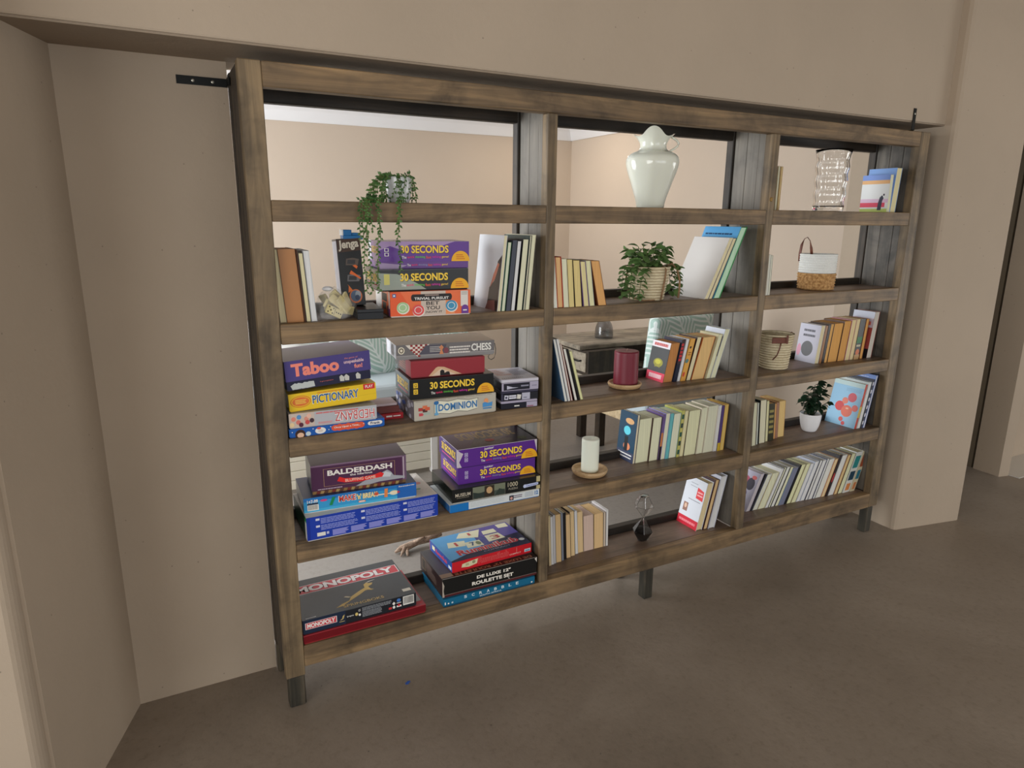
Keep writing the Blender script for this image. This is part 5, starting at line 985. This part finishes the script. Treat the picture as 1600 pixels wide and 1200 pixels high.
# candles on wooden dishes
M_DISH = wood('dish_wood', (150, 116, 78), (186, 152, 110), (208, 178, 138), 'x', grain=30, blotch=0.2)
def dish(name, label, x, y, z, r, h):
    t = thing(name, label, 'candle dish', (x, y, z))
    MB().lathe(smooth_prof([(r*0.72, 0), (r*0.90, h*0.2), (r, h*0.68), (r*0.985, h), (r*0.90, h*0.97), (r*0.78, h*0.62), (r*0.5, h*0.55), (0.002, h*0.55)], 4), 48).build('dish_body', M_DISH, t, smooth=True)
def candle(label, x, y, z, r, h, c, grooves):
    t = thing('candle', label, 'candle', (x, y, z))
    prof = [(r*0.97, 0), (r, 0.003)]+[(r-(grooves if i % 2 else 0), 0.004+(h-0.012)*i/30) for i in range(31)]+[(r*0.97, h-0.002), (r*0.86, h-0.001), (r*0.4, h-0.004), (0.001, h-0.005)]
    m = bpy.data.materials.new('candle_wax'); m.use_nodes = True; bb = m.node_tree.nodes['Principled BSDF']
    bb.inputs['Base Color'].default_value = (*lin(c), 1); bb.inputs['Roughness'].default_value = 0.45; bb.inputs['Subsurface Weight'].default_value = 0.15; bb.inputs['Subsurface Radius'].default_value = (0.01, 0.006, 0.005)
    MB().lathe(prof, 40).build('wax_body', m, t, smooth=True)
    MB().tube([(0, 0, h-0.005), (0.001, 0, h+0.003), (0.004, 0, h+0.007)], 0.0012, 6).build('wick', mat((190, 160, 140) if grooves else (214, 214, 200), 0.8), t)
dish('candle_dish', 'small wooden dish under the burgundy candle', 1.3685, 0.096, C0, 0.0666, 0.022)
candle('thick burgundy pillar candle standing on a wooden dish', 1.3715, 0.096, C0+0.0125, 0.0483, 0.137, (116, 24, 44), 0.0003)
dish('candle_dish', 'round wooden dish under the ivory candle', 1.2258, 0.110, D0, 0.0714, 0.026)
candle('slim ivory pillar candle standing on a round wooden dish', 1.2258, 0.110, D0+0.0148, 0.035, 0.137, (238, 242, 226), 0.0)

# hourglass: two faceted glass bulbs, black sand in the lower one
t = thing('hourglass', 'faceted glass hourglass with black sand standing on the bottom shelf', 'hourglass', (1.516, 0.112, E0))
o1 = [(0.0192, 0.0), (0.0464, 0.046), (0.0056, 0.104), (0.0048, 0.107), (0.0056, 0.110), (0.0448, 0.162), (0.0208, 0.204)]
i1 = [(0.0188, 0.202), (0.0420, 0.162), (0.0036, 0.111), (0.0028, 0.107), (0.0036, 0.103), (0.0436, 0.046), (0.0180, 0.003)]
MB().lathe(o1+i1, 6, cap0=True, cap1=True).build('glass_bulbs', M_GLASS, t)
MB().lathe([(0.0172, 0.0036), (0.0428, 0.0455), (0.0384, 0.051), (0.0160, 0.058), (0.0008, 0.060)], 6, cap0=True).build('black_sand', mat((16, 16, 18), 0.7), t)
MB().lathe([(0.0206, 0.2042), (0.0210, 0.2075), (0.0112, 0.2085), (0.0008, 0.2085)], 6, cap0=True).build('top_facet', M_GLASS, t)

# net pouch of dominoes
t = thing('pouch', 'clear plastic pouch holding cream dominoes, slumped by the grey-white book', 'bag', (0.225, 0.070, B0))
M_BAG, nt, b, N, L = newmat('clear_plastic')
b.inputs['Base Color'].default_value = (1, 1, 1, 1); b.inputs['Roughness'].default_value = 0.12; b.inputs['IOR'].default_value = 1.25
tr = N.new('ShaderNodeBsdfTransparent'); mxs = N.new('ShaderNodeMixShader'); mxs.inputs[0].default_value = 0.16
L.new(tr.outputs[0], mxs.inputs[1]); L.new(b.outputs[0], mxs.inputs[2]); L.new(mxs.outputs[0], N['Material Output'].inputs['Surface'])
rb = random.Random(3)
def bagfn(r, z, a, j):
    k = 1+0.10*math.sin(5*a+z*60)+0.06*math.sin(9*a-z*90)
    return r*k*(1+0.15*math.cos(a)), z*(1+0.06*math.sin(3*a))
MB().lathe(smooth_prof([(0.030, 0.001), (0.050, 0.006), (0.056, 0.03), (0.052, 0.055), (0.036, 0.074), (0.02, 0.085), (0.012, 0.092)], 4), 36, fn=bagfn, cap1=True).build('plastic_skin', M_BAG, t, smooth=True)
MB().lathe([(0.004, 0), (0.010, 0.004), (0.011, 0.008), (0.008, 0.012), (0.003, 0.014)], 12, c=(-0.010, 0.0, 0.084), fn=lambda r, z, a, j: (r*(1.5+0.5*math.sin(4*a)), z), cap1=True).build('knotted_top', mat((226, 226, 228), 0.3), t, smooth=True)
M_DOM = noisy('domino_cream', (206, 192, 136), (224, 212, 162), 30, 0.4, 0.1)
M_PIP = mat((20, 18, 16), 0.5)
dom = [((0.222, 0.016, 0.026), (-8, 28, 8), (5, 3)), ((0.252, 0.020, 0.045), (-20, 52, 10), None), ((0.236, 0.030, 0.052), (-30, 40, -20), None), ((0.262, 0.028, 0.028), (10, 12, 24), None), ((0.212, 0.046, 0.040), (20, 30, 60), None),
       ((0.268, 0.040, 0.054), (-15, 60, 35), None), ((0.245, 0.055, 0.064), (30, 42, 10), None), ((0.228, 0.060, 0.030), (70, 10, 40), None), ((0.254, 0.060, 0.026), (80, 20, -30), None), ((0.212, 0.070, 0.050), (60, 60, 10), None), ((0.236, 0.085, 0.036), (85, 5, 80), None), ((0.250, 0.085, 0.052), (75, 40, 30), None)]
PIP5 = [(-1, -1), (-1, 1), (0, 0), (1, -1), (1, 1)]; PIP3 = [(-1, 0), (0, 0), (1, 0)]
for i, (lo, ro, pips) in enumerate(dom):
    d = thing('domino', 'cream domino showing five and three pips at the front of the pouch' if pips else 'cream domino tile tumbled inside the clear pouch', 'domino', (lo[0], lo[1]+0.012, B0+lo[2]), 0, None if pips else 'domino tiles in the pouch')
    d.rotation_euler = tuple(math.radians(a) for a in ro)
    body = MB().box(-0.026, 0.026, -0.0045, 0.0045, -0.013, 0.013).build('tile', M_DOM, d, bevel=0.002, seg=2)
    if pips:
        pm = MB()
        for cx, ps in ((-0.013, PIP5), (0.013, PIP3)):
            for a, c in ps:
                cxx, czz = cx+a*0.0072, c*0.0075
                n0 = 10
                pm.quad([(cxx+0.0022*math.cos(2*PI*q/n0), -0.0047, czz+0.0022*math.sin(2*PI*q/n0)) for q in range(n0)])
        pm.quad([(-0.0006, -0.0047, -0.010), (0.0006, -0.0047, -0.010), (0.0006, -0.0047, 0.010), (-0.0006, -0.0047, 0.010)])
        pm.build('pips', M_PIP, body)['kind'] = 'stuff'

# ---- plants
M_LEAF = noisy('leaf_green', (58, 92, 46), (120, 152, 88), 25, 0.45, 0.1)
M_LEAF_D = noisy('dark_leaf', (16, 38, 26), (40, 66, 44), 30, 0.35, 0.1)
M_LEAF_S = noisy('string_leaf', (40, 84, 40), (98, 136, 70), 40, 0.45, 0.1)
M_STEM = mat((104, 116, 66), 0.6)
def leaf_mesh(name, m, w=0.5, fold=0.12, curl=0.18):
    """unit-long leaf along +x with a folded midrib"""
    mb = MB(); ts = [0, 0.18, 0.42, 0.68, 0.88, 1.0]; ws = [0.05, 0.34, 0.5, 0.42, 0.22, 0.0]
    rows = []
    for tt, ww in zip(ts, ws):
        zc = -curl*tt*tt
        n = len(mb.v); mb.v += [(tt, -ww*w, zc+fold*ww*2*w), (tt, 0, zc), (tt, ww*w, zc+fold*ww*2*w)]; rows.append(n)
    for a, c in zip(rows, rows[1:]):
        mb.f += [(a, c, c+1, a+1), (a+1, c+1, c+2, a+2)]; mb.m += [0, 0]
    me = mb.mesh(name, m); me.polygons.foreach_set('use_smooth', [True]*len(me.polygons))
    return me
def place(me, parent, pos, direction, size, roll=0.0, name='leaf'):
    d = Vector(direction).normalized(); q = d.to_track_quat('X', 'Z')
    o = bpy.data.objects.new(name, me); col.objects.link(o); o.parent = parent
    o.matrix_local = Matrix.Translation(pos) @ q.to_matrix().to_4x4() @ Matrix.Rotation(roll, 4, 'X') @ Matrix.Scale(size, 4)
    return o
# leafy plant in a woven basket with rope handles
rp = random.Random(5)
t = thing('potted_plant', 'leafy green plant in a cream woven basket with rope handles, second shelf', 'plant', (1.452, 0.098, B0))
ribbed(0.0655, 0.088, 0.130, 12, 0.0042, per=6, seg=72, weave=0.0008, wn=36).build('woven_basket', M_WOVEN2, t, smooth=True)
M_ROPE = noisy('tan_rope', (120, 90, 62), (160, 126, 92), 120, 0.8, 0.4)
MB().tube([(0.012, -0.075, 0.132), (0.015, -0.093, 0.122), (0.018, -0.086, 0.085), (0.017, -0.079, 0.045), (0.014, -0.073, 0.004)], 0.0035, 6).build('rope_strap', M_ROPE, t, smooth=True)
MB().tube([(-0.015, -0.072, 0.005), (-0.06, -0.062, 0.004), (-0.095, -0.045, 0.014), (-0.112, -0.03, 0.045), (-0.112, -0.015, 0.085), (-0.092, 0.0, 0.122)], 0.0035, 6).build('rope_handle', M_ROPE, t, smooth=True)
MB().tube([(0.074, -0.02, 0.127), (0.095, -0.03, 0.138), (0.114, -0.04, 0.118), (0.122, -0.05, 0.075), (0.122, -0.052, 0.035), (0.119, -0.05, 0.005)], 0.0042, 6).build('rope_handle', M_ROPE, t, smooth=True)
MB().lathe([(0.083, 0.114), (0.05, 0.118), (0.001, 0.119)], 24, cap0=False).build('soil', mat((52, 42, 32), 0.9), t)
lm = [leaf_mesh('leaf', M_LEAF, 0.80), leaf_mesh('leaf', M_LEAF, 0.70, 0.2, 0.3)]
stems = MB(); sobj_pts = []; leaves = []
for i in range(24):
    a = 2*PI*i/24+rp.uniform(-0.2, 0.2); ln = rp.uniform(0.02, 0.062); hh = rp.uniform(0.025, 0.085)
    if i % 3 == 0: ln, hh = ln*0.5, 0.075+rp.random()*0.025
    p0 = Vector((0.03*math.cos(a), 0.03*math.sin(a), 0.117)); p2 = p0+Vector((ln*math.cos(a), ln*math.sin(a)*0.8, hh)); p1 = (p0+p2)/2+Vector((0, 0, 0.012))
    stems.tube([p0, p1, p2], 0.0014, 5)
    for k in range(5):
        u = 0.3+0.7*k/4; p = p0.lerp(p1, u*2) if u < 0.5 else p1.lerp(p2, u*2-1)
        b2 = a+rp.uniform(-1.7, 1.7)
        leaves.append((p, (math.cos(b2), math.sin(b2)-0.15, rp.uniform(-0.35, 0.45)), rp.uniform(0.030, 0.044), rp.uniform(-0.6, 0.6)))
# trailing sprays either side
for sx, base, n in ((-1, (-0.082, -0.04, 0.125), 3), (1, (0.082, -0.03, 0.128), 3), (-1, (-0.045, -0.078, 0.122), 1)):
    for i in range(n):
        p = Vector(base)+Vector((0, 0.02*i, 0)); d = Vector((sx*rp.uniform(0.018, 0.028), rp.uniform(-0.012, 0.006), 0.004)); path = [p.copy()]
        for k in range(9):
            p = p+d*0.7; d = Vector((d.x*0.66, d.y*0.8, d.z-0.009)); d.z = max(d.z, -0.022)
            if p.z < 0.016: break
            path.append(p.copy())
            for s in (-1, 1):
                leaves.append((p, (s*0.5+sx*0.3, rp.uniform(-1, 0.2), rp.uniform(-0.5, 0.3)), rp.uniform(0.022, 0.034), rp.uniform(-0.5, 0.5)))
        stems.tube(path, 0.0012, 5)
so = stems.build('stems', M_STEM, t, smooth=True)
for k, (p, d, s, r) in enumerate(leaves):
    place(lm[k % 2], so, p, d, s, r)
# dark-leaved plant in a small white pot
t = thing('potted_plant', 'small dark-leaved plant in a smooth white pot on the fourth shelf', 'plant', (2.520, 0.120, D0))
MB().lathe(smooth_prof([(0.026, 0), (0.033, 0.005), (0.042, 0.028), (0.048, 0.060), (0.049, 0.087), (0.0465, 0.088), (0.044, 0.081)], 4)+[(0.001, 0.079)], 40).build('pot', mat((242, 243, 246), 0.35), t, smooth=True)
lm2 = [leaf_mesh('leaf', M_LEAF_D, 0.68, 0.12, 0.2), leaf_mesh('leaf', M_LEAF_D, 0.58, 0.18, 0.35)]
stems = MB(); leaves = []
for i in range(17):
    a = rp.uniform(0, 2*PI); ln = rp.uniform(0.015, 0.066); hh = rp.uniform(0.06, 0.172)
    if i < 5: hh = rp.uniform(0.12, 0.17)
    p0 = Vector((0.012*math.cos(a), 0.012*math.sin(a), 0.079)); p2 = p0+Vector((ln*math.cos(a)+0.008, ln*math.sin(a)*0.8, hh)); p1 = (p0+p2)/2+Vector((-0.3*ln*math.cos(a), 0, 0.01))
    stems.tube([p0, p1, p2], [0.0026, 0.002, 0.0012], 5)
    for k in range(8):
        u = 0.30+0.70*k/7; p = p0.lerp(p1, u*2) if u < 0.5 else p1.lerp(p2, u*2-1)
        b2 = a+rp.uniform(-1.8, 1.8)
        leaves.append((p, (math.cos(b2), math.sin(b2)-0.2, rp.uniform(-0.6, 0.35)), rp.uniform(0.030, 0.046), rp.uniform(-0.7, 0.7)))
so = stems.build('stems', mat((44, 58, 38), 0.6), t, smooth=True)
for k, (p, d, s, r) in enumerate(leaves):
    if p.z < 0.258: place(lm2[k % 2], so, p, d, s, r)
# trailing string plant in a tipped marbled pot on the top shelf
t = thing('potted_plant', 'trailing string plant in a white marbled pot spilling over the top shelf edge', 'plant', (0.4575, 0.098, A0))
M_MARB = noisy('marbled_glaze', (204, 206, 206), (240, 242, 242), 14, 0.15, 0.0)
pot = MB().lathe(smooth_prof([(0.028, 0), (0.033, 0.004), (0.039, 0.03), (0.0425, 0.060), (0.043, 0.076), (0.041, 0.077), (0.039, 0.07)], 4)+[(0.001, 0.066)], 36).build('pot', M_MARB, t, smooth=True)
lv = MB(); sv = MB()
def bead_leaf(mb, p, d, s, up):
    d = d.normalized(); a = d.cross(up)
    if a.length < 1e-4: a = d.cross(Vector((1, 0, 0)))
    a.normalize(); c = a.cross(d)
    n = len(mb.v)
    mb.v += [tuple(p), tuple(p+d*s*0.45+a*s*0.26), tuple(p+d*s), tuple(p+d*s*0.45-a*s*0.26), tuple(p+d*s*0.45+c*s*0.2), tuple(p+d*s*0.45-c*s*0.2)]
    for q in ((0, 1, 4), (1, 2, 4), (2, 3, 4), (3, 0, 4), (1, 0, 5), (2, 1, 5), (3, 2, 5), (0, 3, 5)): mb.f.append(tuple(n+i for i in q)); mb.m.append(0)
def strand(pts, step=0.0075, s0=0.013, seed=0):
    r = random.Random(seed); P = [Vector(p) for p in pts]
    sv.tube(P, 0.0009, 4)
    acc = 0.0; k = 0
    for a, b_ in zip(P, P[1:]):
        L_ = (b_-a).length; d = (b_-a).normalized(); x = 0
        while acc+x < L_:
            p = a+d*(acc+x); side = d.cross(Vector((math.cos(k*2.4), math.sin(k*2.4), 0.3)))
            if side.length < 0.01: side = Vector((1, 0, 0))
            bead_leaf(lv, p, d*0.8+side.normalized()*0.9, s0*r.uniform(0.8, 1.15), Vector((0, -1, 0.2))); k += 1; x += step
        acc = 0
YF = -0.104-0.006  # just in front of the shelf rail, in the plant's own coordinates
def hang(x0, x1, zend, seed, wob=0.006):
    r = random.Random(seed)
    pts = [(x0*0.35, -0.02, 0.074), (x0*0.6, -0.045, 0.080), (x0*0.85, -0.062, 0.055), (x0, -0.075, 0.022), (x0, -0.095, 0.008), (x1, YF-0.003, 0.004), (x1, YF-0.007, -0.02)]
    z = -0.02; x = x1
    while z > zend:
        z -= 0.03; x += r.uniform(-wob, wob); pts.append((x, YF-0.007-0.002*r.random(), z))
    strand(pts, seed=seed)
for x0, x1, ze, sd in ((-0.115, -0.148, -0.235, 1), (-0.11, -0.140, -0.24, 2), (-0.105, -0.155, -0.09, 3), (-0.10, -0.134, -0.10, 4), (-0.095, -0.126, -0.07, 5), (-0.08, -0.104, -0.235, 6), (-0.075, -0.098, -0.09, 7), (-0.022, -0.034, -0.195, 8), (-0.015, -0.040, -0.07, 9), (-0.12, -0.136, -0.05, 10)):
    hang(x0, x1, ze, sd)
for k in range(13):
    a = math.radians(200-k*19); r0 = 0.045
    pts = [(0.02*math.cos(a), 0.02*math.sin(a), 0.070), (0.036*math.cos(a), 0.036*math.sin(a), 0.086), (r0*math.cos(a), r0*math.sin(a), 0.080), ((r0+0.006)*math.cos(a), (r0+0.006)*math.sin(a), 0.05)]
    if k % 2 == 0: pts += [((r0+0.008)*math.cos(a+0.12), (r0+0.008)*math.sin(a+0.12), 0.02), ((r0+0.01)*math.cos(a+0.2), (r0+0.01)*math.sin(a+0.2), 0.004)]
    strand(pts, seed=20+k, s0=0.014)
for k in range(3):
    a = math.radians(250+k*28); pts = [(0.02*math.cos(a), 0.02*math.sin(a), 0.070), (0.050*math.cos(a), 0.050*math.sin(a), 0.078), (0.052*math.cos(a-0.1), 0.052*math.sin(a-0.1), 0.05), (0.050*math.cos(a-0.35), 0.05*math.sin(a-0.35), 0.02), (0.05*math.cos(a-0.6), 0.05*math.sin(a-0.6), 0.005)]
    strand(pts, seed=40+k, s0=0.012)
sv.build('stems', M_STEM, t)
lv.build('foliage', M_LEAF_S, t, kind='stuff')

# ---------------------------------------------------------------- the room beyond
M_PALM, nt, b, N, L = newmat('palm_leaf_print')
tc = nd(N, 'ShaderNodeTexCoord'); ns = nd(N, 'ShaderNodeTexNoise', Scale=3.0, Detail=1.0); L.new(tc.outputs['Object'], ns.inputs['Vector'])
va = nd(N, 'ShaderNodeVectorMath', operation='MULTIPLY_ADD'); va.inputs[1].default_value = (0.08, 0.08, 0.08); L.new(ns.outputs['Color'], va.inputs[0]); L.new(tc.outputs['Object'], va.inputs[2])
sx = nd(N, 'ShaderNodeSeparateXYZ'); L.new(va.outputs[0], sx.inputs[0])
def mth(op, a_, b_=None):
    m_ = nd(N, 'ShaderNodeMath', operation=op)
    for q_, v_ in enumerate((a_, b_)):
        if v_ is None: continue
        if isinstance(v_, (int, float)): m_.inputs[q_].default_value = v_
        else: L.new(v_, m_.inputs[q_])
    return m_.outputs[0]
xy = mth('ADD', sx.outputs[0], mth('MULTIPLY', sx.outputs[1], 0.6))
diag = mth('ADD', mth('MULTIPLY', xy, 0.8), mth('MULTIPLY', sx.outputs[2], 0.6)); along = mth('SUBTRACT', mth('MULTIPLY', sx.outputs[2], 0.8), mth('MULTIPLY', xy, 0.6))
fold_ = mth('PINGPONG', diag, 0.085)
st = mth('SINE', mth('MULTIPLY', mth('SUBTRACT', along, mth('MULTIPLY', fold_, 1.3)), 150.0))
sp_ = mth('LESS_THAN', fold_, 0.006)
fc = mth('MAXIMUM', st, sp_)
r = ramp(N, [(0.30, lin((128, 170, 152))), (0.52, lin((178, 206, 198))), (0.70, lin((226, 236, 234)))]); L.new(mth('MULTIPLY_ADD' if False else 'ADD', mth('MULTIPLY', fc, 0.5), 0.5), r.inputs['Fac'])
L.new(r.outputs['Color'], b.inputs['Base Color']); b.inputs['Roughness'].default_value = 0.8
M_SEAT = mat((186, 198, 204), 0.8); M_WSLAT = mat((228, 224, 208), 0.55); M_WPAINT = mat((232, 232, 230), 0.5)
WDESK = wood('grey_desk_wood', (116, 107, 94), (152, 142, 126), (176, 165, 146), 'x', grain=18)
WDESK_D = wood('dark_desk_wood', (30, 24, 18), (52, 42, 32), (74, 62, 46), 'z', grain=18)
def cushion(name, label, loc, w, h, d, rot, m, group=None):
    t = thing(name, label, 'cushion', loc, 0, group); t.rotation_euler = tuple(math.radians(a) for a in rot)
    n = 10; mb = MB(); idx = {}
    for s in (-1, 1):
        for i in range(n+1):
            for j in range(n+1):
                u, v = i/n*2-1, j/n*2-1
                k = ((1-u**4)*(1-v**4))**0.45
                px = u*(1-0.05*(1-abs(v))); pz = v*(1-0.05*(1-abs(u)))
                idx[(s, i, j)] = len(mb.v); mb.v.append((px*w/2, s*d/2*k, h/2+pz*h/2))
    for s in (-1, 1):
        for i in range(n):
            for j in range(n):
                q = [idx[(s, i, j)], idx[(s, i+1, j)], idx[(s, i+1, j+1)], idx[(s, i, j+1)]]
                mb.f.append(tuple(q if s < 0 else q[::-1])); mb.m.append(0)
    mb.build('cushion_cover', m, t, smooth=True)
    return t
# slatted white bench with seat pads and cushions
t = thing('bench', 'white slatted bench with grey-blue seat pad seen through the shelf', 'bench', (-0.30, 1.80, 0))
X1 = 1.53
for x in (0, X1-0.045):
    for y in (0, 0.62): MB().box(x, x+0.045, y, y+0.045, 0, 0.40).build('leg', M_WPAINT, t, bevel=0.003)
for k in range(6): MB().box(0.046, X1-0.046, 0.008, 0.026, 0.035+0.056*k, 0.088+0.056*k).build('slat', M_WSLAT, t, bevel=0.002)
for k in range(6): MB().box(X1-0.030, X1-0.012, 0.047, 0.618, 0.035+0.056*k, 0.088+0.056*k).build('slat', M_WSLAT, t, bevel=0.002)
MB().box(0.0, X1, 0.0, 0.665, 0.4005, 0.425).build('seat_board', M_WPAINT, t, bevel=0.003)
MB().box(0.02, X1-0.02, 0.01, 0.60, 0.4255, 0.60).build('seat_pad', M_SEAT, t, bevel=0.03, seg=3)
MB().box(0.0, X1, 0.605, 0.665, 0.4255, 0.86).build('backrest', M_WPAINT, t, bevel=0.01, seg=2)
cushion('cushion', 'palm-print cushion leaning on the white bench behind the purple word game', (0.86, 2.10, 0.602), 0.48, 0.42, 0.14, (-20, 10, 14), M_PALM)
cushion('cushion', 'large palm-print cushion on the bench behind the wrapped board game', (1.36, 2.14, 0.602), 0.52, 0.46, 0.14, (-18, 0, -6), M_PALM)
cushion('cushion', 'plain white cushion leaning on the bench beyond the stacked games', (0.34, 2.14, 0.602), 0.50, 0.40, 0.14, (-16, -8, 0), M_WPAINT)
# desk with drawers, a dome lamp and papers
t = thing('desk', 'grey weathered wooden desk with drawers seen past the red candle', 'desk', (2.14, 1.60, 0))
MB().box(0.0, 1.14, 0.0, 0.46, 0.745, 0.775).build('desk_top', WDESK, t, bevel=0.004)
ped = MB().box(0.03, 0.33, -0.062, 0.44, 0.44, 0.7445).build('drawer_case', WDESK_D, t, bevel=0.003)  # dark case colour stands in for shade in the drawer gaps
for z0 in (0.46, 0.605):
    dr = MB().box(0.018, 0.0298, -0.045, 0.42, z0, z0+0.125).build('drawer', WDESK, t, bevel=0.003)
    MB().tube([(0.018, 0.0, z0+0.072), (0.002, 0.01, z0+0.069), (0.002, 0.14, z0+0.069), (0.018, 0.15, z0+0.072)], 0.006, 6).build('handle', mat((26, 24, 24), 0.4, 0.5, 0.5), dr, smooth=True)
MB().box(0.335, 1.10, 0.20, 0.215, 0.40, 0.7445).build('back_panel', WDESK_D, t, bevel=0.002)
for x, y in ((0.285, 0.15), (0.285, 0.385), (1.05, 0.02), (1.05, 0.385)): MB().box(x, x+0.055, y, y+0.055, 0, 0.4395 if x < 1 else 0.7445).build('leg', WDESK_D, t, bevel=0.003)
MB().box(0.345, 1.045, 0.165, 0.195, 0.36, 0.398).build('stretcher', WDESK_D, t, bevel=0.002)
MB().box(0.60, 1.04, 0.03, 0.19, 0.56, 0.585).build('side_shelf', WDESK, t, bevel=0.002)
t = thing('glass_dome', 'small smoked glass dome standing on the weathered desk', 'ornament', (2.47, 1.80, 0.7752))
M_SMOKE = glass('smoked_glass', (0.55, 0.57, 0.60))
MB().lathe(smooth_prof([(0.062, 0), (0.064, 0.02), (0.060, 0.07), (0.044, 0.11), (0.02, 0.128), (0.001, 0.131)], 4)+[(0.001, 0.128)]+smooth_prof([(0.019, 0.125), (0.042, 0.107), (0.057, 0.07), (0.061, 0.02), (0.060, 0.001)], 4), 32, cap0=False).build('dome', M_SMOKE, t, smooth=True)
MB().lathe([(0.010, 0.1315), (0.014, 0.137), (0.010, 0.146), (0.001, 0.149)], 12).build('knob', mat((30, 30, 32), 0.4), t, smooth=True)
t = thing('paper_stack', 'upright pale folders leaning at the end of the weathered desk', 'folder', (2.475, 1.60, 0.3985))
for k in range(2): MB().box(0.032*k, 0.022+0.032*k, 0, 0.12, 0, 0.325).build('folder', mat((206, 198, 176), 0.7), t, bevel=0.001)
t = thing('white_card', 'small white card box on the desk\'s side shelf past the red candle', 'box', (2.83, 1.64, 0.5855))
o = MB().box(0, 0.05, 0, 0.03, 0, 0.11).build('carton_body', mat((220, 224, 230), 0.6), t, bevel=0.001)
p = Print(0.05, 0.11); p.lines(0.2, 0.3, 0.8, 0.8, 3, (150, 170, 196), 0.3); p.build('front_print', o, f_front())
# armchair with palm-print back
t = thing('armchair', 'palm-print armchair on pale wooden legs seen past the paperbacks', 'armchair', (2.24, 1.02, 0), math.radians(4))
WL = wood('pale_wood', (170, 146, 112), (200, 178, 142), (216, 196, 162), 'x', grain=18, blotch=0.2)
MB().box(0.0, 0.56, 0.0, 0.46, 0.36, 0.42).build('seat_frame', WL, t, bevel=0.004)
MB().box(0.01, 0.55, 0.01, 0.45, 0.4205, 0.52).build('seat_pad', M_SEAT, t, bevel=0.025, seg=3)
for x, y in ((0.30, 0.04), (0.50, 0.04), (0.30, 0.41), (0.50, 0.41)): MB().box(x, x+0.04, y, y+0.04, 0, 0.3595).build('leg', WL, t, bevel=0.004)
bk = MB().box(0.0, 0.56, 0, 0.09, 0.0, 0.50).build('backrest', M_PALM, t, bevel=0.035, seg=4)
bk.location = (0.05, 0.05, 0.523); bk.rotation_euler = (math.radians(6), 0, math.radians(0))
# knotted driftwood on the floor
t = thing('driftwood', 'pale knotted driftwood piece on the floor behind the roulette box', 'driftwood', (0.64, 0.86, 0))
M_DRIFT = noisy('driftwood_grain', (120, 96, 78), (190, 166, 146), 30, 0.8, 0.5, (1, 6, 6))
MB().tube([(0.0, 0.0, 0.012), (0.03, 0.01, 0.02), (0.07, 0.0, 0.03), (0.12, 0.02, 0.03), (0.17, 0.0, 0.045), (0.24, 0.02, 0.05)], [0.006, 0.014, 0.018, 0.016, 0.019, 0.014], 9).build('main_stick', M_DRIFT, t, smooth=True)
for q in ([(0.05, 0, 0.03), (0.03, -0.02, 0.015), (0.015, -0.04, 0.008)], [(0.06, 0.005, 0.025), (0.05, -0.03, 0.012), (0.045, -0.05, 0.007)], [(0.10, 0.01, 0.04), (0.12, -0.01, 0.055), (0.15, 0.0, 0.06)]):
    MB().tube(q, [0.010, 0.008, 0.004], 7).build('twig', M_DRIFT, t, smooth=True)
t = thing('paper_scrap', 'tiny scrap of blue foil lying on the screed floor before the shelf', 'litter', (0.38, -0.055, 0.0))
MB().box(0, 0.012, 0, 0.009, 0.0003, 0.002).box(0.007, 0.018, 0.004, 0.011, 0.0021, 0.004).build('foil', mat((50, 90, 170), 0.3), t)
